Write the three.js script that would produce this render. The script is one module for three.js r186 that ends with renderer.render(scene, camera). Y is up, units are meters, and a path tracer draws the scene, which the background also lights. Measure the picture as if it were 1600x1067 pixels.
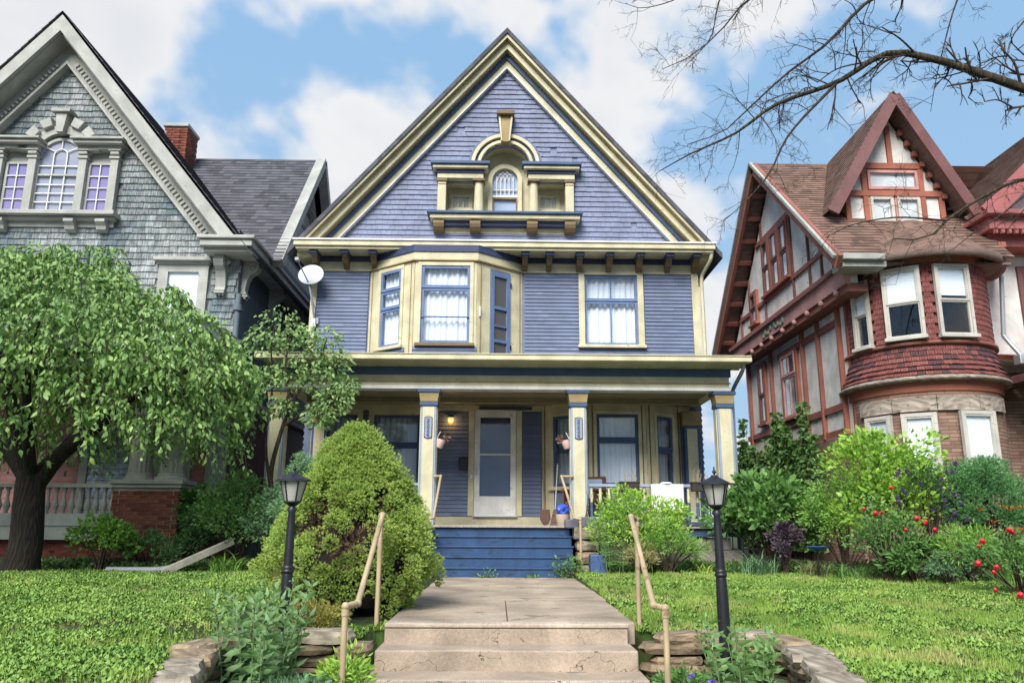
import * as THREE from 'three';
import { mergeGeometries, mergeVertices, toCreasedNormals } from 'three/addons/utils/BufferGeometryUtils.js';
import { RoundedBoxGeometry } from 'three/addons/geometries/RoundedBoxGeometry.js';
import { ImprovedNoise } from 'three/addons/math/ImprovedNoise.js';
import { FontLoader } from 'three/addons/loaders/FontLoader.js';
import { TextGeometry } from 'three/addons/geometries/TextGeometry.js';

const scene = new THREE.Scene();
// ---------- camera: eye 1.6 m above the public pavement, looking slightly up at the house ----------
const camera = new THREE.PerspectiveCamera(46.93, 1600 / 1067, 0.1, 600);
camera.rotation.order = 'YXZ';
camera.position.set(-0.2, 0.72, 15.6);
camera.rotation.set(THREE.MathUtils.degToRad(13.35), THREE.MathUtils.degToRad(-0.9), THREE.MathUtils.degToRad(0.3));
scene.add(camera);

// ---------- sky: broken white cloud over a soft blue sky ----------
const perlin = new ImprovedNoise();
const fbm3 = (x, y, z, o = 5) => { let a = 0.5, s = 0, f = 1; for (let i = 0; i < o; i++) { s += a * perlin.noise(x * f + 7.3 * i, y * f + 3.1, z * f - 5.7 * i); f *= 2.03; a *= 0.52; } return s; };
const sstep = (a, b, t) => { t = Math.min(1, Math.max(0, (t - a) / (b - a))); return t * t * (3 - 2 * t); };
{
  const W = 2048, H = 1024, data = new Float32Array(W * H * 4);
  const blobs = [[-7, 22, 11, 6, 0.75], [-15, 19, 8, 4, 0.4], [9.5, 26, 6, 5, 0.7], [11, 20, 6, 4, 0.45], [13, 13, 8, 5, 0.5], [-14, 37, 10, 3.2, 0.6], [-31, 31, 7, 5, 0.6], [-26, 24, 6, 3, 0.2],
    [2, 36, 4, 2, 0.35], [24, 36, 8, 3, 0.35], [31, 27, 7, 3, 0.15], [-12, 30, 4, 2, 0.28], [20, 25, 9, 7, -0.35], [-20, 27, 6, 5, -0.25], [-3, 33, 5, 3, -0.2]];
  for (let j = 0; j < H; j++) {
    const el = (j + 0.5) / H * Math.PI - Math.PI / 2, ce = Math.cos(el), se = Math.sin(el), eld = el * 180 / Math.PI;
    for (let i = 0; i < W; i++) {
      const ph = ((i + 0.5) / W - 0.5) * 2 * Math.PI, dx = Math.cos(ph) * ce, dz = Math.sin(ph) * ce;
      const az = Math.atan2(dx, -dz) * 180 / Math.PI;
      const k = 1 / (Math.max(se, 0) + 0.32), px = dx * k, pz = dz * k;
      const warp = fbm3(px * 2.1 + 11, pz * 2.1, 0.4, 3);
      let c = 0.12 + 1.0 * fbm3(px * 2.4 + warp * 0.7, pz * 2.4 - warp * 0.5, 2.2, 6) + 0.55 * fbm3(dx * 9, se * 11, dz * 9, 7);
      let b = 0; for (const [a0, e0, ra, re, w] of blobs) b += w * Math.exp(-(((az - a0) / ra) ** 2 + ((eld - e0) / re) ** 2));
      c += b * 0.75;
      const cl = sstep(0.05, 0.36, c), thick = sstep(0.2, 0.9, c + 0.4 * fbm3(dx * 6 + 3, se * 8, dz * 6, 4));
      const t = Math.pow(Math.max(0, se), 0.55);
      const sky = [0.53 - 0.29 * t, 0.72 - 0.24 * t, 0.92 - 0.11 * t];
      const cw = [0.9 - 0.1 * thick, 0.91 - 0.09 * thick, 0.93 - 0.07 * thick];
      const o = (j * W + i) * 4;
      for (let q = 0; q < 3; q++) { let v = sky[q] * (1 - cl) + cw[q] * cl; if (se < 0) v = v * (1 - sstep(0, 0.06, -se)) + 0.16 * sstep(0, 0.06, -se); data[o + q] = v * 0.515; }
      data[o + 3] = 1;
    }
  }
  const sky = new THREE.DataTexture(data, W, H, THREE.RGBAFormat, THREE.FloatType);
  sky.mapping = THREE.EquirectangularReflectionMapping; sky.magFilter = sky.minFilter = THREE.LinearFilter; sky.needsUpdate = true;
  scene.background = sky; scene.environment = sky;
}
// ---------- sun: high behind the camera, veiled by cloud so its shadows are very soft ----------
const sun = new THREE.DirectionalLight(new THREE.Color(1, 0.965, 0.9), 3.4);
sun.position.set(-8.5, 25.5, 27.5); sun.target.position.set(0, 2, 2); sun.castShadow = true; sun.shadow.radius = 62;
Object.assign(sun.shadow.camera, { left: -20, right: 20, top: 20, bottom: -20, near: 1, far: 80 }); sun.shadow.mapSize.set(2048, 2048);
scene.add(sun, sun.target);
const renderer = new THREE.WebGLRenderer({ antialias: true });
renderer.toneMapping = THREE.LinearToneMapping; renderer.toneMappingExposure = 1.9;
renderer.shadowMap.enabled = true; renderer.setSize(1024, 682);

// ---------- helpers ----------
function rng(seed) { let a = seed >>> 0; return () => { a = (a + 0x6D2B79F5) | 0; let t = Math.imul(a ^ (a >>> 15), 1 | a); t = (t + Math.imul(t ^ (t >>> 7), 61 | t)) ^ t; return ((t ^ (t >>> 14)) >>> 0) / 4294967296; }; }
const R0 = rng(11), rr = (a, b, r = R0) => a + (b - a) * r();
const V = (x, y, z) => new THREE.Vector3(x, y, z);
const names = {};
const numbered = n => { const k = names[n] = (names[n] || 0) + 1; return k === 1 ? n : n + '_' + String(k - 1).padStart(3, '0'); };
function triUV(g) {                                   // uv in metres from the face's main direction
  if (g.index) g = g.toNonIndexed();
  const p = g.attributes.position, n = g.attributes.normal, uv = new Float32Array(p.count * 2);
  for (let i = 0; i < p.count; i += 3) {
    let ax = 0, ay = 0, az = 0; for (let k = i; k < i + 3; k++) { ax += Math.abs(n.getX(k)); ay += Math.abs(n.getY(k)); az += Math.abs(n.getZ(k)); }
    for (let k = i; k < i + 3; k++) {
      const x = p.getX(k), y = p.getY(k), z = p.getZ(k);
      if (az >= ax && az >= ay) { uv[2 * k] = x; uv[2 * k + 1] = y; } else if (ax >= ay) { uv[2 * k] = z + 0.37; uv[2 * k + 1] = y; } else { uv[2 * k] = x; uv[2 * k + 1] = z + 0.61; }
    }
  }
  g.setAttribute('uv', new THREE.BufferAttribute(uv, 2));
  for (const k of Object.keys(g.attributes)) if (!['position', 'normal', 'uv', 'color'].includes(k)) g.deleteAttribute(k);
  return g;
}
function join(gs) { gs = gs.flat(9).map(triUV); return gs.length === 1 ? gs[0] : mergeGeometries(gs); }
function mesh(name, gs, mat, parent = scene) {
  const m = new THREE.Mesh(Array.isArray(gs) ? join(gs) : triUV(gs), mat); m.name = parent === scene ? numbered(name) : name;
  m.castShadow = m.receiveShadow = true; parent.add(m); return m;
}
function put(name, geo, mat, parent, x, y, z, ry = 0, rx = 0, rz = 0) {       // shared geometry, already with uv
  const m = new THREE.Mesh(geo, mat); m.name = parent === scene ? numbered(name) : name; m.position.set(x, y, z); m.rotation.set(rx, ry, rz); m.castShadow = m.receiveShadow = true; parent.add(m); return m;
}
function group(name, parent = scene, x = 0, y = 0, z = 0, ry = 0) { const g = new THREE.Group(); g.name = parent === scene ? numbered(name) : name; g.position.set(x, y, z); g.rotation.y = ry; parent.add(g); return g; }
function tag(o, label, category, grp, kind) { Object.assign(o.userData, { label, category }); if (grp) o.userData.group = grp; if (kind) o.userData.kind = kind; return o; }
const struct = (o, label) => { o.userData.kind = 'structure'; if (label) o.userData.label = label; return o; };
const stuff = o => { o.userData.kind = 'stuff'; return o; };

const box = (x0, x1, y0, y1, z0, z1) => new THREE.BoxGeometry(x1 - x0, y1 - y0, z1 - z0).translate((x0 + x1) / 2, (y0 + y1) / 2, (z0 + z1) / 2);
const rbox = (x0, x1, y0, y1, z0, z1, r = 0.01) => new RoundedBoxGeometry(x1 - x0, y1 - y0, z1 - z0, 1, r).translate((x0 + x1) / 2, (y0 + y1) / 2, (z0 + z1) / 2);
const shape = pts => { const s = new THREE.Shape(); pts.forEach(([x, y], i) => i ? s.lineTo(x, y) : s.moveTo(x, y)); s.closePath(); return s; };
const pathOf = pts => { const s = new THREE.Path(); pts.forEach(([x, y], i) => i ? s.lineTo(x, y) : s.moveTo(x, y)); s.closePath(); return s; };
const ext = (s, z0, z1, bevel = 0) => new THREE.ExtrudeGeometry(s, { depth: z1 - z0 - 2 * bevel, bevelEnabled: bevel > 0, bevelSize: bevel, bevelOffset: -bevel, bevelThickness: bevel, bevelSegments: 1, curveSegments: 16 }).translate(0, 0, z0 + bevel);
const poly = (pts, z0, z1, bevel = 0) => ext(shape(pts), z0, z1, bevel);
const polyX = (pts, x0, x1) => poly(pts.map(([z, y]) => [-z, y]), x0, x1).rotateY(Math.PI / 2);        // pts are (z, y), pushed along x
const polyY = (pts, y0, y1) => poly(pts.map(([x, z]) => [x, -z]), y0, y1).rotateX(-Math.PI / 2);       // pts are (x, z), pushed along y
const cyl = (r0, r1, y0, y1, x, z, s = 14) => new THREE.CylinderGeometry(r1, r0, y1 - y0, s).translate(x, (y0 + y1) / 2, z);
const lathe = (prof, s = 16) => new THREE.LatheGeometry(prof.map(([r, y]) => new THREE.Vector2(r, y)), s);
const tube = (pts, r, rs = 8, n = 0, closed = false) => new THREE.TubeGeometry(new THREE.CatmullRomCurve3(pts.map(q => V(...q)), closed, 'catmullrom', 0.5), n || pts.length * 5, r, rs, closed);
function bar(a, b, w, h, roll = 0) {                                          // a straight bar of w x h section
  const A = V(...a), B = V(...b), d = B.clone().sub(A), L = d.length(); d.normalize();
  const up = Math.abs(d.y) > 0.99 ? V(0, 0, 1) : V(0, 1, 0), sx = V().crossVectors(up, d).normalize(), sy = V().crossVectors(d, sx);
  const g = new THREE.BoxGeometry(w, h, L); if (roll) g.rotateZ(roll);
  return g.applyMatrix4(new THREE.Matrix4().makeBasis(sx, sy, d).setPosition(A.add(B).multiplyScalar(0.5)));
}
const pipe = (a, b, r, s = 10) => { const A = V(...a), B = V(...b), d = B.clone().sub(A), L = d.length(); return new THREE.CylinderGeometry(r, r, L, s).applyQuaternion(new THREE.Quaternion().setFromUnitVectors(V(0, 1, 0), d.normalize())).translate((A.x + B.x) / 2, (A.y + B.y) / 2, (A.z + B.z) / 2); };
function taper(pts, r0, r1, rs = 6) {                                          // a limb that thins along its length
  const c = new THREE.CatmullRomCurve3(pts.map(q => V(...q))), n = Math.max(3, pts.length * 3), g = new THREE.TubeGeometry(c, n, 1, rs), p = g.attributes.position, q = V();
  for (let i = 0; i <= n; i++) { c.getPointAt(i / n, q); const r = r0 + (r1 - r0) * i / n; for (let k = 0; k <= rs; k++) { const j = i * (rs + 1) + k; p.setXYZ(j, q.x + (p.getX(j) - q.x) * r, q.y + (p.getY(j) - q.y) * r, q.z + (p.getZ(j) - q.z) * r); } }
  return g;
}
function wallHoles(x0, x1, y0, y1, z0, z1, holes) { const s = shape([[x0, y0], [x1, y0], [x1, y1], [x0, y1]]); for (const [a, b, c, d] of holes) s.holes.push(pathOf([[a, c], [a, d], [b, d], [b, c]])); return ext(s, z0, z1); }
function stone(w, h, d, r, amp = 0.1) {                                          // a rough split stone
  const g = mergeVertices(new THREE.BoxGeometry(w, h, d, 4, 2, 3).deleteAttribute('uv').deleteAttribute('normal')), p = g.attributes.position, s = r() * 99;
  for (let i = 0; i < p.count; i++) {
    let x = p.getX(i), y = p.getY(i), z = p.getZ(i); const ex = Math.abs(x) / w * 2, ey = Math.abs(y) / h * 2, ez = Math.abs(z) / d * 2, rnd = (ex > 0.9) + (ey > 0.9) + (ez > 0.9);
    const k = rnd >= 2 ? 1 - 0.06 * rnd : 1, m = Math.min(h, d) * amp;
    p.setXYZ(i, x * k + m * perlin.noise(x * 6 + s, y * 9, z * 6), y * k + 0.8 * m * perlin.noise(x * 7, y * 9 + s, z * 7), z * k + 1.6 * m * perlin.noise(x * 6, y * 12, z * 6 + s));
  }
  return toCreasedNormals(g, 0.6);
}

// ---------- textures: grain, wear and speckle only ----------
function tex(n, fn, srgb = true, rep = 1) {
  const d = new Uint8Array(n * n * 4);
  for (let j = 0; j < n; j++) for (let i = 0; i < n; i++) { const c = fn(i / n, j / n), o = (j * n + i) * 4; for (let q = 0; q < 3; q++) d[o + q] = Math.max(0, Math.min(255, 255 * (c.length ? c[q] : c))); d[o + 3] = 255; }
  const t = new THREE.DataTexture(d, n, n); t.wrapS = t.wrapT = THREE.RepeatWrapping; t.magFilter = THREE.LinearFilter; t.minFilter = THREE.LinearMipmapLinearFilter; t.generateMipmaps = true;
  if (srgb) t.colorSpace = THREE.SRGBColorSpace; t.repeat.set(rep, rep); t.needsUpdate = true; return t;
}
// noise that tiles over the unit square
const tn = (u, v, fx, fy, o = 4, s = 0) => { const a = u * 2 * Math.PI, b = v * 2 * Math.PI, k = 1 / (2 * Math.PI); let r = 0, am = 0.5; for (let i = 0; i < o; i++) { r += am * perlin.noise(Math.cos(a) * fx * k + s, Math.sin(a) * fx * k + Math.cos(b) * fy * k, Math.sin(b) * fy * k - s + i * 9); fx *= 2; fy *= 2; am *= 0.5; } return r; };
const RT = rng(5);
const TX = {};
TX.paint = tex(512, (u, v) => { const w = 0.92 + 0.17 * tn(u, v, 5, 5, 5) + 0.05 * tn(u, v, 60, 6, 3, 4), chip = tn(u, v, 14, 22, 5, 8) > 0.33 ? 0.84 : 1; return [w * chip, w * chip * 0.995, w * chip * 0.985]; }, true, 0.7);
TX.worn = tex(512, (u, v) => { const w = 0.86 + 0.22 * tn(u, v, 6, 6, 5) + 0.1 * tn(u, v, 50, 5, 3, 4); const c = tn(u, v, 9, 26, 5, 8); return c > 0.27 ? [w * 0.86, w * 0.8, w * 0.76] : [w, w, w]; }, true, 0.6);
TX.noise = tex(512, (u, v) => 0.5 + 0.6 * tn(u, v, 14, 14, 6), false, 1.5);
TX.fine = tex(512, (u, v) => 0.5 + 0.35 * tn(u, v, 60, 60, 4) + 0.25 * (RT() - 0.5), false, 1.5);
TX.wood = tex(512, (u, v) => { const w = 0.8 + 0.25 * tn(u, v, 3, 50, 4) + 0.12 * tn(u, v, 8, 8, 3, 5); return [w, w * 0.97, w * 0.94]; }, true, 1);
TX.agg = tex(512, (u, v) => { const w = 0.86 + 0.28 * tn(u, v, 4, 4, 5) + 0.12 * tn(u, v, 70, 70, 3), s = RT(); const k = s > 0.985 ? 1.2 : s < 0.05 ? 0.78 : 1; const cr = Math.abs(tn(u, v, 4, 4, 5, 33)) < 0.0035 && tn(u, v, 2, 2, 2, 50) > 0.02 ? 0.55 : 1, st = (tn(u, v, 3, 3, 6, 21) > 0.2 ? 0.78 : 1) * cr; return [w * k * st, w * k * st, w * k * st]; }, true, 0.6);
TX.stone = tex(512, (u, v) => { const w = 0.78 + 0.5 * tn(u, v, 6, 14, 6) + 0.1 * (RT() - 0.5), l = tn(u, v, 5, 9, 5, 13) > 0.26 ? 0.68 : 1; return [w * l, w * l * 0.98, w * l * 0.95]; }, true, 1.1);
TX.bark = tex(512, (u, v) => { const w = 0.55 + 0.8 * tn(u, v, 34, 6, 5); return [w, w * 0.93, w * 0.86]; }, true, 1.2);
TX.soil = tex(512, (u, v) => { const w = 0.75 + 0.7 * tn(u, v, 16, 16, 6), g = tn(u, v, 7, 7, 5, 3); return g > 0 ? [w * 0.75, w, w * 0.45] : [w * 0.85, w * 0.9, w * 0.5]; }, true, 0.5);
TX.shake = tex(512, (u, v) => { const w = 0.82 + 0.4 * tn(u, v, 40, 5, 4) + 0.35 * tn(u, v, 5, 5, 4, 6); return [w, w, w]; }, true, 0.9);
TX.tabs = tex(512, (() => { const r = rng(77), cells = Array.from({ length: 16 }, () => { const o = []; let x = 0; while (x < 1) { o.push([x, r()]); x += 0.04 + 0.09 * r(); } return o; }); return (u, v) => { const row = cells[Math.min(15, Math.floor(v * 16))]; let t = 0.5; for (const [x, q] of row) if (u >= x) t = q; const w = 0.72 + 0.34 * t + 0.25 * (RT() - 0.5) + 0.12 * tn(u, v, 6, 6, 4); return [w, w, w]; }; })(), true, 0.45);

const lin = (r, g, b) => new THREE.Color().setRGB(r, g, b);
const M = {};
const std = (k, color, map, o = {}) => M[k] = new THREE.MeshPhysicalMaterial({ name: k, color: Array.isArray(color) ? lin(...color) : color, map: map || null, roughness: 0.6, ...o });
const painted = (k, c, o = {}) => std(k, c, TX.paint, { bumpMap: TX.noise, bumpScale: 0.002, roughness: 0.68, ...o });
painted('siding', [0.142, 0.183, 0.298]); painted('sidingB', [0.13, 0.17, 0.283]); painted('sidingC', [0.153, 0.194, 0.312]);
painted('gable', [0.205, 0.238, 0.375]); painted('cream', [0.65, 0.60, 0.41]); painted('tan', [0.36, 0.27, 0.12]); painted('white', [0.82, 0.82, 0.8]);
painted('blue', [0.06, 0.11, 0.225]); painted('navy', [0.04, 0.055, 0.14]); painted('sash', [0.13, 0.2, 0.38]); painted('paleblue', [0.3, 0.37, 0.5]);
std('stair', [0.022, 0.075, 0.19], TX.worn, { bumpMap: TX.noise, bumpScale: 0.002, roughness: 0.5 });
std('brown', [0.27, 0.19, 0.10], TX.wood, { roughness: 0.7 }); std('ceiling', [0.30, 0.26, 0.16], TX.paint);
std('glass', [0.96, 0.98, 1], null, { roughness: 0.02, transmission: 1, thickness: 0, ior: 1.5 });
std('screen', [0.09, 0.085, 0.085], null, { roughness: 0.35 });
std('lace', [0.8, 0.82, 0.85], null, { roughness: 0.95, side: THREE.DoubleSide }); std('drape', [0.45, 0.5, 0.55], null, { roughness: 0.95, side: THREE.DoubleSide }); std('pinkdrape', [0.75, 0.5, 0.6], null, { roughness: 0.95, side: THREE.DoubleSide });
std('room', [0.45, 0.42, 0.38], null, { roughness: 0.95 });
std('shingleroof', [0.10, 0.10, 0.12], TX.tabs, { roughness: 0.9, bumpMap: TX.fine, bumpScale: 0.004 });
std('concrete', [0.50, 0.395, 0.30], TX.agg, { roughness: 0.88, bumpMap: TX.fine, bumpScale: 0.004 }); std('concretepale', [0.62, 0.51, 0.40], TX.agg, { roughness: 0.9, bumpMap: TX.fine, bumpScale: 0.004 });
std('block', [0.55, 0.48, 0.42], TX.agg, { roughness: 0.95, bumpMap: TX.fine, bumpScale: 0.004 });
std('stoneA', [0.42, 0.32, 0.22], TX.stone, { roughness: 0.9, bumpMap: TX.noise, bumpScale: 0.012 }); std('stoneB', [0.33, 0.25, 0.17], TX.stone, { roughness: 0.9, bumpMap: TX.noise, bumpScale: 0.012 }); std('stoneC', [0.48, 0.42, 0.34], TX.stone, { roughness: 0.9, bumpMap: TX.noise, bumpScale: 0.01 });
std('soil', [0.06, 0.075, 0.03], TX.soil, { roughness: 1, bumpMap: TX.noise, bumpScale: 0.03 });
std('bark', [0.06, 0.048, 0.04], TX.bark, { roughness: 0.95, bumpMap: TX.bark, bumpScale: 0.02 }); std('twig', [0.13, 0.095, 0.075], TX.bark, { roughness: 0.9 }); std('mossbark', [0.12, 0.11, 0.07], TX.bark, { roughness: 0.95, bumpMap: TX.bark, bumpScale: 0.006 });
std('brass', [0.52, 0.40, 0.24], TX.worn, { roughness: 0.5 }); std('black', [0.012, 0.013, 0.018], TX.worn, { roughness: 0.45 }); std('galv', [0.5, 0.52, 0.55], null, { roughness: 0.4, metalness: 0.6 });
std('dishgrey', [0.62, 0.65, 0.7], null, { roughness: 0.4 }); std('milk', [0.55, 0.55, 0.5], null, { roughness: 0.35, transmission: 0.35, thickness: 0 });
// leaves: tint comes from each leaf
std('leaf', [1, 1, 1], null, { roughness: 0.55, side: THREE.DoubleSide, transmission: 0.35, thickness: 0 }); M.leaf.roughness = 0.6;
std('needle', [1, 1, 1], null, { roughness: 0.8, side: THREE.DoubleSide }); std('grassblade', [1, 1, 1], null, { roughness: 0.75, side: THREE.DoubleSide });

function leafGeo(L, W, bend = 0.2, fold = 0.25) {                              // a pointed blade along +y, folded at the midrib
  const g = new THREE.BufferGeometry(), p = [[0, 0, 0], [-W * 0.5, L * 0.38, fold * W * 0.5], [0, L * 0.42, 0], [W * 0.5, L * 0.38, fold * W * 0.5], [-W * 0.3, L * 0.72, fold * W * 0.3 - bend * L * 0.3], [0, L * 0.75, -bend * L * 0.35], [W * 0.3, L * 0.72, fold * W * 0.3 - bend * L * 0.3], [0, L, -bend * L]];
  g.setAttribute('position', new THREE.Float32BufferAttribute(p.flat(), 3)); g.setIndex([0, 2, 1, 0, 3, 2, 1, 2, 4, 2, 5, 4, 2, 3, 6, 2, 6, 5, 4, 5, 7, 5, 6, 7]); g.computeVertexNormals(); return g;
}
function sprayGeo(n, L, W, spread, r) {                                        // a tuft of small blades from one point
  const gs = []; for (let i = 0; i < n; i++) { const g = leafGeo(L * rr(0.7, 1.1, r), W, 0.15, 0.2); g.rotateX(rr(0.15, spread, r)); g.rotateY(i / n * Math.PI * 2 + rr(-0.4, 0.4, r)); gs.push(g); } return mergeGeometries(gs);
}
function inst(name, geo, mat, list, parent = scene) {                          // list: [x, y, z, quaternion, scale, colour]
  const m = new THREE.InstancedMesh(geo, mat, list.length), o = new THREE.Matrix4(), c = new THREE.Color();
  list.forEach(([x, y, z, q, s, col], i) => { m.setMatrixAt(i, o.compose(V(x, y, z), q, V(s, s, s))); m.setColorAt(i, c.setRGB(...col)); });
  m.name = parent === scene ? numbered(name) : name; m.castShadow = m.receiveShadow = true; m.userData.kind = 'stuff'; parent.add(m); return m;
}
const Y1 = V(0, 1, 0);
const aim = (dir, spin) => new THREE.Quaternion().setFromUnitVectors(Y1, dir).multiply(new THREE.Quaternion().setFromAxisAngle(Y1, spin));
const mixc = (a, b, t) => [0, 1, 2].map(i => a[i] + (b[i] - a[i]) * t);
const sphereDir = r => { const z = 2 * r() - 1, a = r() * Math.PI * 2, s = Math.sqrt(1 - z * z); return V(s * Math.cos(a), z, s * Math.sin(a)); };
// ================= ground =================
const lerpPts = (pts, t) => { for (let i = 1; i < pts.length; i++) if (t <= pts[i][0]) { const [a, b] = pts[i - 1], [c, d] = pts[i]; return b + (d - b) * (t - a) / (c - a); } return pts[pts.length - 1][1]; };
const wallR = [[0.98, 9.2], [1.5, 9.22], [1.88, 9.38], [2.02, 9.75], [1.95, 10.3], [1.8, 10.9], [1.7, 11.6], [1.72, 12.2]];      // (x, z) line of each retaining wall
const wallL = [[-1.25, 9.25], [-1.75, 9.3], [-2.12, 9.48], [-2.3, 9.9], [-2.22, 10.4], [-2.06, 10.95], [-1.95, 11.6], [-1.98, 12.2]];
const inR = (x, z) => x > 0.7 && z > 9.2 && x < lerpPts([[9.2, 0.9], [9.22, 1.5], [9.38, 1.88], [9.75, 2.02], [10.3, 1.95], [10.9, 1.8], [11.6, 1.7], [13, 1.72]], z);
const inL = (x, z) => x < -0.9 && z > 9.2 && x > lerpPts([[9.2, -1.1], [9.3, -1.75], [9.48, -2.12], [9.9, -2.3], [10.4, -2.22], [10.95, -2.06], [11.6, -1.95], [13, -1.98]], z);
function groundY(x, z) {
  let y = 0.06 - 0.15 * sstep(4, 10, z) + 0.03 * perlin.noise(x * 0.5, 0, z * 0.5) + 0.06 * sstep(3.5, 1.5, z) + 0.02 * perlin.noise(x * 2, 5, z * 2);
  const w = -0.9; y = y + (w - y) * sstep(11.6, 12.75, z);
  if (z > 16) y -= 0.12;
  if (inR(x, z) || inL(x, z)) y = Math.min(y, -0.33 - 0.24 * (z - 9.2) + 0.04 * perlin.noise(x * 3, 1, z * 3));
  else if (x > -1.1 && x < 0.92 && z > 3 && z < 8.8) y = Math.min(y, -0.08);
  else if (x >= -1.25 && x <= 1.05 && z >= 8.8) y = Math.min(y, -0.45 - 0.36 * Math.max(0, z - 9.2));
  return z > 12.6 ? Math.max(y, z > 16 ? -1.02 : -0.905) : y;
}
{
  const xs = [], zs = []; for (let x = -90; x <= 90;) { xs.push(x); const a = Math.abs(x); x += a < 3.2 ? 0.09 : a < 9 ? 0.25 : a < 20 ? 1 : 7; }
  for (let z = -90; z <= 60;) { zs.push(z); z += z > 8.8 && z < 13 ? 0.09 : z > 2 && z < 16.5 ? 0.25 : z > -12 && z < 24 ? 1 : 6; }
  const pos = [], idx = [], n = xs.length; for (const z of zs) for (const x of xs) pos.push(x, groundY(x, z), z);
  for (let j = 0; j < zs.length - 1; j++) for (let i = 0; i < n - 1; i++) { const a = j * n + i, b = a + 1, c = a + n, d = c + 1; idx.push(a, c, b, b, c, d); }
  const g = new THREE.BufferGeometry(); g.setAttribute('position', new THREE.Float32BufferAttribute(pos, 3)); g.setIndex(idx); g.computeVertexNormals();
  struct(mesh('ground', g, M.soil), 'soil of the front yards under grass and planting beds');
}
// public pavement in front of the yards
{ const s = group('sidewalk'); struct(s, 'concrete public sidewalk below the front yards');
  for (let i = -14; i < 14; i++) mesh('slab', rbox(i * 1.5 + 0.006, i * 1.5 + 1.494, -0.98, -0.885, 12.85, 14.5, 0.012), i % 3 ? M.concrete : M.concretepale, s); }
struct(mesh('street', box(-90, 90, -1.2, -1.0, 17.2, 26), std('asphalt', [0.05, 0.05, 0.055], TX.agg, { roughness: 0.95 })), 'asphalt street');
// front walk of poured slabs
{ const w = group('front_walk'); struct(w, 'pinkish concrete front walk leading to the blue porch steps');
  const zs = [3.32, 5.0, 6.05, 7.0, 8.02, 9.06];
  for (let i = 0; i < zs.length - 1; i++) for (const s of (i > 2 ? [0, 1] : [2])) {
    const f = z => 0.05 * (1 - (z - 3.3) / 5.8), x0 = s === 1 ? -0.117 : -1.06 - f(zs[i]), x1 = s === 0 ? -0.123 : 0.86 + 2.8 * f(zs[i]);
    mesh('slab', rbox(x0, x1, -0.16 - 0.002 * i, 0.0 - 0.004 * (i % 2), zs[i] + 0.006, zs[i + 1] - 0.006, 0.008), M.concrete, w); }
  mesh('edge_strip', rbox(-1.07, 0.82, -0.03, 0.006, 9.066, 9.205, 0.012), M.concretepale, w); }
// concrete steps down to the pavement
{ const s = group('concrete_steps'); tag(s, 'weathered brown concrete steps rising from the sidewalk to the front walk', 'steps');
  for (let i = 0; i < 6; i++) { const y = -0.143 * i, w = 0.02 * Math.min(i, 3), z1 = 9.2 + 0.33 * i; if (i) mesh('step', rbox(-1.07 - w, 0.81 + w, y - 0.3, y, z1 - 0.6, z1, 0.016), M.concrete, s); else mesh('step', rbox(-1.07, 0.81, -0.4, -0.031, 8.7, 9.195, 0.014), M.concrete, s); } }
// dry-stone retaining walls
function stoneWall(line, label, seed) {
  const r = rng(seed), w = group('stone_retaining_wall'); tag(w, label, 'stone wall');
  const c = new THREE.CatmullRomCurve3(line.map(([x, z]) => V(x, 0, z))), L = c.getLength(), variants = [];
  for (let i = 0; i < 14; i++) variants.push(triUV(stone(rr(0.26, 0.62, r), rr(0.06, 0.1, r), rr(0.24, 0.34, r), r, 0.22)));
  for (const v of variants) { v.computeBoundingBox(); v.userData.w = v.boundingBox.max.x - v.boundingBox.min.x; }
  for (let k = 0; k < 6; k++) { let d = -0.1 * (k % 2);
    while (d < L - 0.1) { const v = variants[Math.floor(r() * 14)], mid = Math.min(1, Math.max(0, (d + v.userData.w / 2) / L)), q = c.getPointAt(mid), t = c.getTangentAt(mid), top = groundY(q.x + (line === wallR ? 0.5 : -0.5), Math.min(q.z, 11.5) - 0.3) + 0.05;
      const y = top - 0.045 - 0.083 * k, inn = (line === wallR ? -1 : 1) * 0.022 * (5 - k) * -1;
      const m = put('stone', v, k === 0 ? (r() < 0.6 ? M.stoneC : M.stoneA) : r() < 0.5 ? M.stoneA : M.stoneB, w, q.x + inn * -t.z + rr(-0.025, 0.025, r), y + rr(-0.01, 0.01, r) - 0.03 * sstep(9.5, 11.5, q.z), q.z + inn * t.x * 0.3 + rr(-0.025, 0.025, r), -Math.atan2(t.z, t.x) + rr(-0.1, 0.1, r), rr(-0.06, 0.06, r), rr(-0.04, 0.04, r));
      m.scale.set(1, k === 0 ? 1.05 : 1, 1); d += v.userData.w * 0.97; } }
  return w;
}
stoneWall(wallR, 'curved dry-stone retaining wall under the lawn by the rose garden', 31);
stoneWall(wallL, 'curved dry-stone retaining wall under the lawn beside the rounded conifer', 32);

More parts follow.
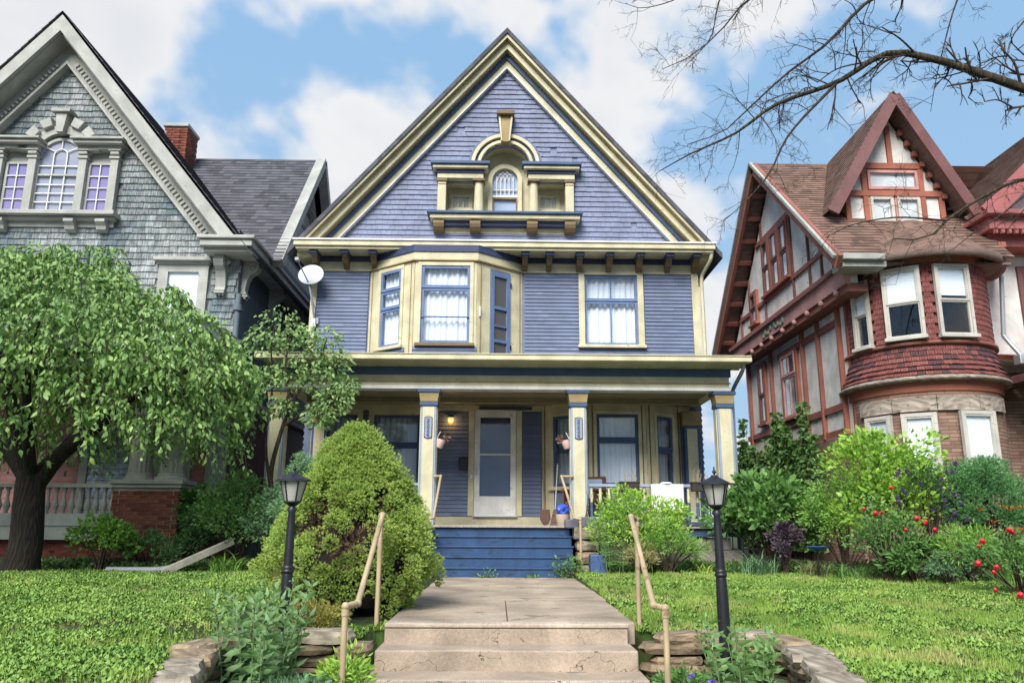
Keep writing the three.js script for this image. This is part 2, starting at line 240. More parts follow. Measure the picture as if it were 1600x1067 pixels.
// grass and clover of the lawns
{ const r = rng(41), L1 = [], L2 = [];
  const lawn = (x, z) => { const bedR = z < 3.1 + 0.25 * Math.max(0, x - 3) * (x > 5 ? 1.5 : 1) + (x > 5 ? 0.9 : 0), bedL = z < 3.35 + (x < -5.3 ? 0.15 : 0) || Math.hypot(x + 1.75, z - 8) < 0.85; return !(x > 0 ? bedR : bedL) && !(x > -1.12 && x < 0.94) && !inL(x, z) && !inR(x, z); };
  const add = (x, z) => { if (!lawn(x, z)) return; const patch = fbm3(x * 0.7, 3, z * 0.7, 4), dry = fbm3(x * 1.3 + 9, 1, z * 1.3, 4); if (patch < (x < 0 && z > 6 ? -0.1 : -0.2) && r() < 0.8) return; if (fbm3(x * 2.1, 8, z * 2.1, 3) < -0.22 && r() < 0.7) return;
    const wild = fbm3(x * 1.6 + 20, 2, z * 1.6, 4), y = groundY(x, z) - 0.004, t = Math.min(1, Math.max(0, 0.45 + 1.5 * wild + 0.7 * (r() - 0.5))), clover = r() < (x < 0 ? 0.42 : 0.16) + patch;
    let col = mixc([0.13, 0.235, 0.03], [0.25, 0.37, 0.06], t); if (dry > 0.1) col = mixc(col, [0.40, 0.36, 0.14], Math.min(0.65, dry * 1.6)); if (clover) col = mixc([0.11, 0.22, 0.035], [0.23, 0.36, 0.07], t);
    const q = aim(V(rr(-0.35, 0.35, r), 1, rr(-0.35, 0.35, r)).normalize(), r() * 6.3); (clover ? L2 : L1).push([x, y, z, q, (clover ? 0.8 : 1 + 1.6 * fbm3(x * 3, 6, z * 3, 3)) * rr(0.6, 1.25, r), col]); };
  for (let i = 0; i < 300000; i++) { const t = Math.pow(r(), 0.75), z = 3.2 + 8.8 * t, s = r() < 0.5 ? -1 : 1; add(s < 0 ? -1.1 - r() * 8 : 0.9 + r() * 8, z); }
  const blade = []; for (let i = 0; i < 6; i++) { const g = leafGeo(rr(0.025, 0.055, r), 0.0055, 0.35, 0.1); g.rotateX(rr(0.1, 0.7, r)); g.rotateY(r() * 6.3); g.translate(rr(-0.02, 0.02, r), 0, rr(-0.02, 0.02, r)); blade.push(g); }
  const clv = []; for (let i = 0; i < 4; i++) { const g = leafGeo(0.032, 0.03, 0.25, 0.25); g.rotateX(1.1 + rr(-0.2, 0.2, r)); g.rotateY(i * 1.57 + rr(-0.3, 0.3, r)); g.translate(rr(-0.02, 0.02, r), rr(0.02, 0.045, r), rr(-0.02, 0.02, r)); clv.push(g); }
  const a = stuff(inst('grass', mergeGeometries(blade), M.grassblade, L1)), b = stuff(inst('clover', mergeGeometries(clv), M.grassblade, L2));
  tag(a, 'short bright green grass of the two front lawns', 'grass', null, 'stuff'); tag(b, 'low clover and creeping weeds among the lawn grass', 'clover', null, 'stuff');
}
// ================= the blue house =================
const house = group('blue_house'); tag(house, 'blue and cream Victorian house with steep shingled gable and full-width porch', 'house');
const XC = -0.1;
// a window unit: frame at (x, y0) facing +z after turn; sub-parts casing, sash, pane, curtain
function windowUnit(parent, x, z, y0, y1, w, o = {}) {
  const g = group('window', parent, x, 0, z, o.turn || 0), h = w / 2, c = o.casing ?? 0.11, d = o.depth ?? 0.05, s = o.sash ?? 0.055, cm = o.casingMat || M.cream, sm = o.sashMat || M.sash;
  if (c) { mesh('casing', [box(-h - c, -h, y0, y1 + c, -0.02, d), box(h, h + c, y0, y1 + c, -0.02, d), box(-h, h, y1, y1 + c, -0.02, d - 0.003)], cm, g);
    mesh('sill', rbox(-h - c - 0.03, h + c + 0.03, y0 - 0.07, y0 - 0.002, -0.02, d + 0.06, 0.012), o.sillMat || cm, g); }
  const zz = o.inset ?? -0.04, rails = [y0, ...(o.rails || [(y0 + y1) / 2]), y1];
  for (let k = 0; k < rails.length - 1; k++) { const a = rails[k], b = rails[k + 1], zo = zz + 0.018 * k;
    mesh('sash', [box(-h, -h + s, a, b - 0.002, zo - 0.03, zo + 0.02), box(h - s, h, a, b - 0.002, zo - 0.03, zo + 0.02), box(-h + s, h - s, a, a + s * 1.1, zo - 0.03, zo + 0.018), box(-h + s, h - s, b - s, b - 0.002, zo - 0.03, zo + 0.018),
      ...(o.mullion ? [box(-0.013, 0.013, a + s, b - s, zo - 0.022, zo + 0.012)] : []), ...((o.grid && o.grid[k]) ? gridBars(-h + s, h - s, a + s, b - s, ...o.grid[k], zo) : [])], sm, g);
    mesh('pane', box(-h + s, h - s, a + s, b - s, zo - 0.009, zo - 0.005), M.glass, g); }
  if (o.curtain !== false) { const n = 60, pg = new THREE.PlaneGeometry(w - 0.03, y1 - y0 - 0.03, n, 1), p = pg.attributes.position, ph = (x * 7 + y0) % 5; for (let i = 0; i < p.count; i++) p.setZ(i, 0.02 * Math.sin(p.getX(i) * 55 + ph) + 0.012 * Math.sin(p.getX(i) * 23 + ph * 2)); pg.computeVertexNormals(); mesh('curtain', pg.translate(0, (y0 + y1) / 2 + (o.curtainUp || 0), zz - 0.1), o.curtain || M.lace, g); }
  return g;
}
function gridBars(x0, x1, y0, y1, nx, ny, z, w = 0.011) { const a = []; for (let i = 1; i < nx; i++) { const x = x0 + (x1 - x0) * i / nx; a.push(box(x - w, x + w, y0, y1, z - 0.02, z + 0.008)); } for (let j = 1; j < ny; j++) { const y = y0 + (y1 - y0) * j / ny; a.push(box(x0, x1, y - w, y + w, z - 0.019, z + 0.007)); } return a; }
// lapped boards: one mesh each
function clapboards(parent, name, x0, x1, y0, y1, z, exp, mats, r, turn = 0, px = 0, pz = 0) {
  const g = turn || px || pz ? group(name + '_panel', parent, px, 0, pz, turn) : group(name + '_panel', parent), L = x1 - x0;
  const geo = triUV(new THREE.BoxGeometry(L, exp * 1.14, 0.026)); let k = 0;
  for (let y = y0; y < y1 - 0.01; y += exp) { const hh = Math.min(1, (y1 - y) / exp), m = put('clapboard', geo, mats[Math.floor(r() * mats.length)], g, (x0 + x1) / 2 + 0.0005 * (k % 3), y + exp * hh * 0.52, z + 0.006 + rr(-0.0015, 0.0015, r), 0, -0.27, rr(-0.0012, 0.0012, r)); m.scale.y = hh; k++; if (L > 0.8 && r() < 0.4) { const cut = rr(0.25, 0.75, r), n = put('clapboard', geo, mats[Math.floor(r() * mats.length)], g, x0 + L * cut / 2, m.position.y + rr(-0.003, 0.003, r), m.position.z + 0.0012, 0, -0.27, rr(-0.002, 0.002, r)); n.scale.set(cut - 0.002 / L, hh, 1); m.scale.x = 1 - cut - 0.003 / L; m.position.x = x1 - L * (1 - cut) / 2; } }
  return g;
}
const RH = rng(61), SB = [M.siding, M.sidingB, M.sidingC];
// --- carcass: floors and outer walls, open inside
mesh('foundation', [box(-4.1, 3.95, -0.3, 0.74, -9, -0.05)], M.block, house);
mesh('wall', [wallHoles(-4.05, 3.85, 0.74, 3.95, -0.16, 0, [[-3.82, -3.0, 1.2, 2.98], [-2.7, -1.76, 1.2, 2.98], [-0.66, 0.1, 0.98, 3.0], [0.72, 3.42, 0.95, 3.0]]), wallHoles(-4.05, 3.85, 3.95, 6.2, -0.16, 0, [[1.53, 2.65, 4.36, 5.86], [-2.8, 0.18, 4.0, 6.1]]),
  box(-4.05, -3.9, 0.74, 6.2, -9, -0.16), box(3.7, 3.85, 0.74, 6.2, -9, -0.16), box(-3.9, 3.7, 0.74, 6.2, -9, -8.85)], M.siding, house);
mesh('floor_slab', [box(-3.9, 3.7, 0.76, 0.9, -8.8, -0.17), box(-3.9, 3.7, 3.6, 3.85, -8.8, -0.17), box(-3.9, 3.7, 6.21, 6.3, -8.8, 0.1)], M.room, house);
mesh('partition', box(-3.9, 3.7, 0.91, 6.2, -1.6, -1.5), M.room, house);
// side walls with boards
clapboards(house, 'side_siding', -8.9, -0.1, 0.9, 6.0, 0, 0.12, SB, RH, -Math.PI / 2, -4.06, 0); clapboards(house, 'side_siding', 0.1, 8.9, 0.9, 6.0, 0, 0.12, SB, RH, Math.PI / 2, 3.86, 0);
// --- gable wall, with the recess of the attic window cut out
const GB = 6.36, AP = 11.28, HW = 4.25, SL = (AP - GB) / HW;                      // base, apex, half width
{ const s = shape([[XC - 3.9, GB], [XC + 3.9, GB], [XC, GB + SL * 3.95]]); const n = []; for (let i = 0; i <= 20; i++) { const a = Math.PI * i / 20; n.push([-0.12 + 0.53 * Math.cos(a), 8.27 + 0.53 * Math.sin(a)]); }
  s.holes.push(pathOf([[1.2, 7.12], [1.2, 7.95], [0.41, 7.95], ...n, [-0.65, 7.95], [-1.42, 7.95], [-1.42, 7.12]]));
  mesh('gable_wall', ext(s, -0.14, 0), M.gable, house); }
{ const gs = [], r = rng(71), ex = 0.114; for (let k = 0; GB + k * ex < AP - 0.62; k++) { const y = GB + k * ex, half = (GB + SL * 3.9 - y) / SL - 0.12; let x = XC - half + rr(0, 0.1, r);
    while (x < XC + half - 0.05) { const w = Math.min(rr(0.09, 0.19, r), XC + half - x), xm = x + w / 2; const open = (xm > -1.45 && xm < 1.22 && y > 6.98 && y < 7.98) || Math.hypot(xm + 0.12, y + 0.06 - 8.25) < 0.6 && y > 7.9;
      if (!open && r() > 0.003) gs.push(new THREE.BoxGeometry(w - 0.003, ex * 1.15, 0.024).rotateX(-0.2).rotateZ(rr(-0.006, 0.006, r)).translate(xm, y + ex / 2 + rr(-0.004, 0.004, r), 0.008 + rr(0, 0.004, r))); x += w; } }
  stuff(mesh('gable_shingles', gs, M.gable, house)).userData.label = 'periwinkle blue wood shingles laid in courses on the gable'; }
// --- roof and raking trim
const rakeBand = (o0, o1, z0, z1, base = GB) => [-1, 1].map(s => { const nx = Math.sin(Math.atan(SL)), ny = Math.cos(Math.atan(SL)), dy0 = o0 / ny, dy1 = o1 / ny; // offset measured square to the slope
  const P = (o, y) => [XC + s * ((AP - o - y) / SL), y]; const a = P(dy0, base), b = [XC, AP - dy0], c = [XC, AP - dy1], d = P(dy1, base); return poly(s > 0 ? [a, b, c, d] : [a, d, c, b], z0, z1); });
for (const s of [-1, 1]) { const e = [XC + s * 4.42, 6.2], a = [XC, 11.34]; mesh('roof', poly(s > 0 ? [e, a, [XC, 11.22], [XC + s * 4.42, 6.08]] : [e, [XC - 4.42, 6.08], [XC, 11.22], a], -9.3, 0.5), M.shingleroof, house); }
mesh('rake_crown', rakeBand(0.03, 0.1, 0.15, 0.46), M.cream, house); mesh('rake_soffit', rakeBand(0.101, 0.115, 0.03, 0.41), M.tan, house);
mesh('rake_fascia', rakeBand(0.116, 0.225, 0.03, 0.33), M.cream, house); mesh('rake_moulding', rakeBand(0.226, 0.238, 0.02, 0.25), M.tan, house);
mesh('rake_band', rakeBand(0.239, 0.32, 0.01, 0.16), M.blue, house); mesh('rake_board', rakeBand(0.321, 0.43, 0.01, 0.11), M.cream, house); mesh('rake_bead', rakeBand(0.431, 0.46, 0.01, 0.14), M.white, house);
// --- main cornice with its brackets
mesh('cornice', [rbox(-4.38, 4.16, 6.24, 6.345, 0.4, 0.6, 0.015), box(-4.34, 4.12, 6.19, 6.238, 0.35, 0.55)], M.cream, house);
mesh('cornice_gutter', rbox(-4.4, 4.18, 6.346, 6.385, 0.3, 0.63, 0.01), M.white, house);
mesh('soffit', [box(-4.32, 4.1, 6.2, 6.225, -0.02, 0.35), box(-4.36, -4.07, 6.1, 6.2, -9, 0.34), box(3.87, 4.14, 6.1, 6.2, -9, 0.34)], M.cream, house);
for (const [a, b] of [[-4.1, -2.88], [0.24, 3.9]]) mesh('frieze_band', box(a, b, 6.08, 6.17, 0.002, 0.075), M.navy, house);
for (const [a, b] of [[-4.09, -2.87], [0.23, 3.89]]) mesh('frieze', box(a, b, 5.88, 6.079, 0.002, 0.05), M.cream, house);
{ const prof = [[0, 6.199], [0.42, 6.199], [0.42, 6.13], [0.36, 6.1], [0.3, 6.03], [0.24, 5.98], [0.14, 5.97], [0.1, 5.92], [0.0, 5.9]], geo = triUV(polyX(prof, -0.055, 0.055)), cap = triUV(rbox(-0.085, 0.085, 6.12, 6.197, 0.05, 0.46, 0.01));
  for (const x of [-4.0, -3.38, -2.8, 0.3, 0.8, 1.42, 2.04, 2.66, 3.26, 3.82]) { const b = group('bracket', house, x, 0, 0.03); put('bracket_scroll', geo, M.brown, b, 0, 0, 0); put('bracket_cap', cap, M.navy, b, 0, 0, 0); } }
// corner boards
mesh('corner_board', rbox(-4.1, -3.98, 3.9, 5.88, -0.05, 0.045, 0.008), M.cream, house); mesh('corner_board', rbox(3.77, 3.92, 3.9, 5.88, -0.05, 0.045, 0.008), M.cream, house);
// --- second storey boards
clapboards(house, 'siding', -3.975, -2.92, 4.0, 5.875, 0.006, 0.078, SB, RH); clapboards(house, 'siding', 0.3, 1.42, 4.0, 5.875, 0.006, 0.078, SB, RH); clapboards(house, 'siding', 2.78, 3.765, 4.0, 5.875, 0.006, 0.078, SB, RH); clapboards(house, 'siding', 1.42, 2.78, 4.0, 4.27, 0.006, 0.078, SB, RH);
windowUnit(house, 2.09, 0, 4.36, 5.86, 1.1, { rails: [5.3], mullion: true, casing: 0.12 });
// --- polygonal bay above the porch roof
{ const P = [[-2.9, 0], [-1.9, 0.74], [-0.66, 0.74], [0.26, 0]], faces = [[0, 1], [1, 2], [2, 3]];
  const inset = P.map(([x, z], i) => [x + (i < 2 ? 0.05 : -0.05) * (i % 3 ? 0.5 : 1), z - 0.09]);
  mesh('bay_roof', polyY([[-2.95, -0.1], [-2.95, 0.02], [-1.93, 0.8], [-0.63, 0.8], [0.31, 0.02], [0.31, -0.1]], 6.171, 6.198), M.navy, house);
  const ring = (o, y0, y1, mat, name) => { const c = [-1.28, -0.3], q = P.map(([x, z]) => [x + (x - c[0]) * o * 0.6, z + (z > 0.1 ? o : o * 0.3)]), iq = P.map(([x, z]) => [x + (x > c[0] ? -0.1 : 0.1), z - 0.06]); mesh(name, polyY([q[0], q[1], q[2], q[3], [q[3][0], -0.02], [iq[3][0], -0.02], iq[3], iq[2], iq[1], iq[0], [iq[0][0], -0.02], [q[0][0], -0.02]], y0, y1), mat, house); };
  ring(0.06, 6.06, 6.17, M.navy, 'bay_frieze_band'); ring(0.035, 5.9, 6.059, M.cream, 'bay_frieze'); ring(0.05, 5.875, 5.899, M.tan, 'bay_moulding');
  faces.forEach(([a, b], k) => { const [x0, z0] = P[a], [x1, z1] = P[b], L = Math.hypot(x1 - x0, z1 - z0), mx = (x0 + x1) / 2, mz = (z0 + z1) / 2, turn = -Math.atan2(z1 - z0, x1 - x0), f = group('bay_face', house, mx, 0, mz, turn), e = L / 2 - 0.01;
    const ww = [0.56, 0.96, 0.5][k], y0 = [4.2, 4.2, 4.0][k], h = ww / 2;
    mesh('post', [box(-e, -h - 0.012, 3.9, 5.874, -0.1, 0.0), box(h + 0.012, e, 3.9, 5.874, -0.1, 0.0), box(-h - 0.012, h + 0.012, 5.8, 5.874, -0.1, 0.0)], M.cream, f);
    for (const s of [-1, 1]) mesh('bead', box(s * (e - 0.075) - 0.008, s * (e - 0.075) + 0.008, 3.95, 5.874, 0.001, 0.014), M.tan, f);
    if (k < 2) { mesh('apron', box(-h - 0.012, h + 0.012, 3.9, y0 - 0.07, -0.1, -0.02), M.siding, f); clapboards(house, 'apron_siding', -h - 0.14, h + 0.14, 3.98, y0 - 0.07, 0.006, 0.078, SB, RH, turn, mx, mz);
      windowUnit(house, mx, mz, y0, 5.78, ww, { turn, casing: 0.07, depth: 0.03, rails: k ? [4.9, 5.32].slice(1) : [4.98, 5.36], inset: -0.03, sillMat: k ? M.brown : M.cream });
      if (k) mesh('storm_bar', box(-h, h, 4.72, 4.74, -0.03, 0.02), M.sash, f);
    } else { const d = group('balcony_door', house, mx, 0, mz, turn); mesh('door_frame', [box(-h, -h + 0.085, 3.95, 5.78, -0.05, 0.02), box(h - 0.085, h, 3.95, 5.78, -0.05, 0.02), box(-h + 0.085, h - 0.085, 5.66, 5.78, -0.05, 0.018), box(-h + 0.085, h - 0.085, 4.98, 5.04, -0.05, 0.018), box(-h + 0.085, h - 0.085, 4.62, 4.65, -0.05, 0.015), box(-h + 0.085, h - 0.085, 4.3, 4.36, -0.05, 0.018), box(-h + 0.085, h - 0.085, 3.95, 4.05, -0.05, 0.018)], M.sash, d);
      mesh('screen', box(-h + 0.08, h - 0.08, 4.0, 5.7, -0.03, -0.02), M.screen, d); for (const y of [5.5, 4.2]) mesh('hinge', box(h - 0.01, h + 0.02, y, y + 0.09, 0.0, 0.03), M.black, d); }
  }); 
  mesh('bay_floor', polyY([[-2.85, -0.1], [-2.85, 0], [-1.88, 0.66], [-0.68, 0.66], [0.2, 0], [0.2, -0.1]], 3.86, 3.92), M.room, house);
  mesh('thermometer', rbox(-0.62, -0.585, 4.75, 4.95, 0.725, 0.75, 0.008), M.white, house); }
// --- attic window group in the gable
{ const a = house;
  mesh('niche', [box(-1.5, 1.28, 7.05, 8.9, -0.5, -0.42), box(-1.5, -1.43, 7.05, 8.0, -0.42, -0.141), box(1.21, 1.28, 7.05, 8.0, -0.42, -0.141), box(-1.43, 1.21, 7.06, 7.118, -0.42, -0.141), box(-1.43, -0.66, 7.951, 8.0, -0.42, -0.141), box(0.42, 1.21, 7.951, 8.0, -0.42, -0.141)], M.cream, a);
  const arc = (r0, r1, z0, z1, cy = 8.27, from = 0, to = Math.PI) => { const s = new THREE.Shape(); s.absarc(-0.12, cy, r1, from, to, false); s.absarc(-0.12, cy, r0, to, from, true); return new THREE.ExtrudeGeometry(s, { depth: z1 - z0, bevelEnabled: false, curveSegments: 28 }).translate(0, 0, z0); };
  mesh('arch_soffit', arc(0.531, 0.56, -0.42, 0.02), M.cream, a);
  [[0.535, 0.6, 0.1, 'cream'], [0.601, 0.66, 0.055, 'navy'], [0.661, 0.735, 0.12, 'cream'], [0.736, 0.8, 0.05, 'siding']].forEach(([r0, r1, z1, k]) => mesh('arch_ring', arc(r0, r1, 0.0, z1), M[k], a));
  // keystone
  mesh('keystone', poly([[-0.2, 8.77], [-0.04, 8.77], [0.02, 9.38], [-0.26, 9.38]], 0.02, 0.2, 0.012), M.tan, a); mesh('keystone_edge', [poly([[-0.215, 8.79], [-0.185, 8.79], [-0.235, 9.38], [-0.275, 9.38]], 0.02, 0.225), poly([[-0.055, 8.79], [-0.025, 8.79], [0.035, 9.38], [-0.005, 9.38]], 0.02, 0.225)], M.cream, a); mesh('keystone_cap', rbox(-0.31, 0.07, 9.381, 9.47, 0.01, 0.3, 0.015), M.brown, a);
  // centre arched window set in the niche
  mesh('arch_frame', [arc(0.275, 0.37, -0.42, -0.3, 8.12), box(-0.49, -0.395, 7.12, 8.12, -0.42, -0.3), box(0.155, 0.25, 7.12, 8.12, -0.42, -0.3)], M.cream, a);
  const w = group('window', a, -0.12, 0, -0.36); mesh('pane', [box(-0.27, 0.27, 7.14, 8.12, -0.045, -0.04), new THREE.CylinderGeometry(0.272, 0.272, 0.005, 24, 1, false, -Math.PI / 2, Math.PI).rotateX(-Math.PI / 2).rotateZ(0).translate(0, 8.12, -0.043)], M.glass, w);
  mesh('back_shade', box(-0.28, 0.28, 7.12, 8.4, -0.057, -0.055), std('shade', [0.42, 0.47, 0.6], null, { roughness: 0.9 }), w);
  const bars = [box(-0.27, 0.27, 7.72, 7.77, -0.035, 0.03), box(-0.27, 0.27, 7.9, 7.915, -0.035, 0.0)]; for (const x of [-0.18, -0.09, 0, 0.09, 0.18]) bars.push(box(x - 0.009, x + 0.009, 7.77, 8.12 + 0.1, -0.036, -0.002)); for (const s of [-1, 1]) for (const x of [0, 0.09, 0.18]) bars.push(tube([[s * (x - 0.18), 8.1, -0.02], [s * (x - 0.12), 8.26, -0.02], [s * (x - 0.02), 8.36 - x * 0.4, -0.02]], 0.008, 5, 8));
  mesh('muntin', bars, M.white, w); mesh('sash', [box(-0.27, -0.24, 7.13, 7.72, -0.03, 0.02), box(0.24, 0.27, 7.13, 7.72, -0.03, 0.02), box(-0.24, 0.24, 7.685, 7.72, -0.03, 0.018)], M.brown, w);
  // two small side windows with louvred vents under them
  for (const x of [-1.08, 0.83]) { windowUnit(a, x, -0.4, 7.45, 7.76, 0.4, { casing: 0.05, depth: 0.03, rails: [], sash: 0.025, sashMat: M.cream, inset: 0.04, curtain: x < 0 ? M.pinkdrape : M.lace, grid: [[3, 1]] });
    const v = group('vent', a, x, 0, -0.4); mesh('vent_frame', [box(-0.15, -0.12, 7.16, 7.37, -0.01, 0.03), box(0.12, 0.15, 7.16, 7.37, -0.01, 0.03)], M.white, v); mesh('vent_back', box(-0.12, 0.12, 7.16, 7.37, -0.01, 0.002), M.black, v); for (let i = 0; i < 5; i++) mesh('slat', new THREE.BoxGeometry(0.24, 0.02, 0.03).rotateX(0.5).translate(0, 7.18 + i * 0.043, 0.015), M.white, v); }
  for (const x of [-1.46, 1.25]) { const c = group('pilaster', a, x, 0, 0.02); mesh('shaft', rbox(-0.09, 0.09, 7.13, 7.86, -0.05, 0.13, 0.012), M.cream, c); mesh('capital', rbox(-0.115, 0.115, 7.861, 7.93, -0.05, 0.155, 0.012), M.brown, c); mesh('necking', box(-0.095, 0.095, 7.8, 7.815, 0.02, 0.14), M.tan, c); }
  for (const x of [-0.68, 0.49]) { const c = group('column', a, x, 0, 0.02); mesh('shaft', lathe([[0.115, 7.13], [0.115, 7.17], [0.098, 7.2], [0.1, 7.4], [0.085, 7.84], [0.1, 7.86]], 20), M.cream, c); mesh('capital', [lathe([[0.09, 7.861], [0.125, 7.88], [0.125, 7.9]], 20), box(-0.13, 0.13, 7.9, 7.935, -0.13, 0.13)], M.brown, c); }
  for (const [x0, x1] of [[-1.56, -0.58], [0.37, 1.36]]) { mesh('entablature', [rbox(x0, x1, 7.937, 8.05, 0.0, 0.16, 0.01), rbox(x0 - 0.1, x1 + 0.1, 8.125, 8.2, 0.0, 0.27, 0.02)], M.cream, a); mesh('entablature_band', box(x0 - 0.02, x1 + 0.02, 8.051, 8.124, 0.0, 0.185), M.navy, a); mesh('entablature_cap', rbox(x0 - 0.14, x1 + 0.14, 8.201, 8.275, 0.0, 0.32, 0.015), M.blue, a); }
  mesh('balcony_shelf', [rbox(-1.68, 1.45, 6.965, 7.06, 0.0, 0.33, 0.02), box(-1.45, 1.22, 6.74, 6.86, 0.0, 0.035)], M.cream, a); mesh('balcony_shelf_cap', rbox(-1.74, 1.5, 7.061, 7.115, -0.13, 0.39, 0.014), M.blue, a); mesh('balcony_shelf_band', box(-1.58, 1.35, 6.861, 6.964, 0.0, 0.2), M.navy, a);
  for (const x of [-1.5, -0.74, 0.45, 1.24]) mesh('balcony_bracket', polyX([[0, 6.94], [0.28, 6.94], [0.3, 6.87], [0.27, 6.8], [0.2, 6.745], [0, 6.73]], x - 0.11, x + 0.11), M.brown, a);
}
// --- porch
mesh('porch_roof', polyX([[0.0, 4.02], [0.0, 3.94], [2.66, 3.5], [2.66, 3.56]], -4.12, 3.86), M.shingleroof, house);
mesh('porch_gutter', [rbox(-4.28, 4.03, 3.44, 3.535, 2.62, 2.8, 0.02), box(-4.26, 4.01, 3.536, 3.55, 2.6, 2.815)], M.cream, house);
mesh('porch_crown', [polyX([[2.28, 3.40], [2.62, 3.47], [2.62, 3.53], [0.1, 3.53], [0.1, 3.5], [2.28, 3.49]], -4.2, 3.95)], M.cream, house);
mesh('porch_frieze_band', [box(-4.03, 3.79, 3.275, 3.41, 2.06, 2.33), box(-4.03, -3.8, 3.275, 3.41, 0.05, 2.06), box(3.56, 3.79, 3.275, 3.41, 0.05, 2.06)], M.blue, house);
mesh('porch_beam', [box(-4.0, 3.76, 3.085, 3.274, 2.08, 2.305), box(-4.0, -3.8, 3.085, 3.274, 0.05, 2.08), box(3.56, 3.76, 3.085, 3.274, 0.05, 2.08)], M.cream, house); mesh('porch_beam_trim', box(-4.02, 3.78, 3.15, 3.175, 2.306, 2.325), M.tan, house);
mesh('porch_drip_edge', rbox(-4.01, 3.77, 3.025, 3.084, 2.075, 2.34, 0.008), M.white, house);
mesh('porch_ceiling', [box(-3.8, 3.56, 3.1, 3.13, 0.0, 2.08)], M.ceiling, house); mesh('ceiling_beam', [box(-3.79, 3.55, 3.0, 3.099, 0.9, 1.02)], M.ceiling, house);
{ const dk = group('porch_deck', house), n = 62; const g = triUV(new THREE.BoxGeometry(0.122, 0.03, 2.5)); for (let i = 0; i < n; i++) put('plank', g, M.block, dk, -4.05 + 0.0625 + i * 0.1265, 0.745 + 0.0006 * (i % 3), 1.25);
  for (const q of [[-4.06, -1.3, 2.35, 2.44], [1.02, 3.82, 2.35, 2.44], [3.72, 3.81, 0, 2.34], [-4.06, -3.96, 0, 2.34]]) mesh('skirt_board', box(q[0], q[1], 0.6, 0.728, q[2], q[3]), M.blue, dk);
  for (const x0 of [-4.0, -3.68, 1.42]) for (let k = 0; k < 3; k++) for (let i = 0; i < (x0 === -4.0 ? 1 : 6); i++) { const xa = x0 + i * 0.4 + (k % 2 ? 0.0 : -0.2); if (xa < x0 - 0.01 && k % 2 === 0) { mesh('block', rbox(x0, x0 + 0.193, -0.01 + 0.2 * k, 0.183 + 0.2 * k, 2.18, 2.38, 0.01), M.block, dk); continue; } mesh('block', rbox(xa, Math.min(xa + 0.393, x0 === -4.0 ? -3.69 : x0 + 2.38), -0.01 + 0.2 * k, 0.183 + 0.2 * k, 2.18, 2.38, 0.01), M.block, dk); } }
// columns
for (const x of [-3.97, -1.4, 1.145, 3.655]) { const c = group('porch_column', house, x, 0, 2.19);
  mesh('shaft', rbox(-0.135, 0.135, 0.762, 2.75, -0.125, 0.125, 0.012), M.paleblue, c); mesh('panel', [box(-0.097, 0.097, 0.8, 2.72, 0.1, 0.137), box(-0.147, -0.1, 0.8, 2.72, -0.085, 0.085), box(0.1, 0.147, 0.8, 2.72, -0.085, 0.085)], M.cream, c);
  mesh('necking', rbox(-0.155, 0.155, 2.74, 2.81, -0.145, 0.155, 0.01), M.blue, c); mesh('capital', poly([[-0.145, 2.811], [0.145, 2.811], [0.17, 2.96], [-0.17, 2.96]], -0.14, 0.16), M.tan, c); mesh('abacus', rbox(-0.195, 0.195, 2.961, 3.02, -0.17, 0.18, 0.01), M.blue, c); }
for (const x of [-3.72, 3.6]) { const c = group('pilaster', house, x, 0, 0.06); mesh('shaft', rbox(-0.15, 0.15, 0.78, 2.7, -0.05, 0.12, 0.01), M.blue, c); mesh('panel', box(-0.1, 0.1, 0.85, 2.64, 0.1, 0.135), M.cream, c); mesh('capital', rbox(-0.18, 0.18, 2.701, 2.99, -0.05, 0.15, 0.012), M.tan, c); }
// porch front wall: boards, windows, door
mesh('base_board', rbox(-3.9, 0.8, 0.763, 0.93, 0.002, 0.05, 0.008), M.cream, house); mesh('head_board', [box(-3.9, 3.6, 2.99, 3.1, 0.002, 0.06)], M.cream, house);
clapboards(house, 'porch_siding', -1.66, -0.8, 0.94, 2.985, 0.005, 0.076, SB, RH); clapboards(house, 'porch_siding', 0.25, 0.62, 0.94, 2.985, 0.005, 0.076, SB, RH); clapboards(house, 'porch_siding', -2.93, -2.8, 0.94, 2.985, 0.005, 0.076, SB, RH);
for (const [x, w] of [[-3.41, 0.8], [-2.23, 0.92]]) windowUnit(house, x, 0, 1.2, 2.9, w, { rails: [2.3], casing: 0.1, curtain: x < -3 ? M.drape : M.drape, sashMat: M.blue });
mesh('door_casing', [rbox(-0.8, -0.69, 0.94, 3.0, 0.0, 0.07, 0.008), rbox(0.14, 0.25, 0.94, 3.0, 0.0, 0.07, 0.008), rbox(-0.69, 0.14, 3.0, 3.09, 0.061, 0.085, 0.006)], M.cream, house);
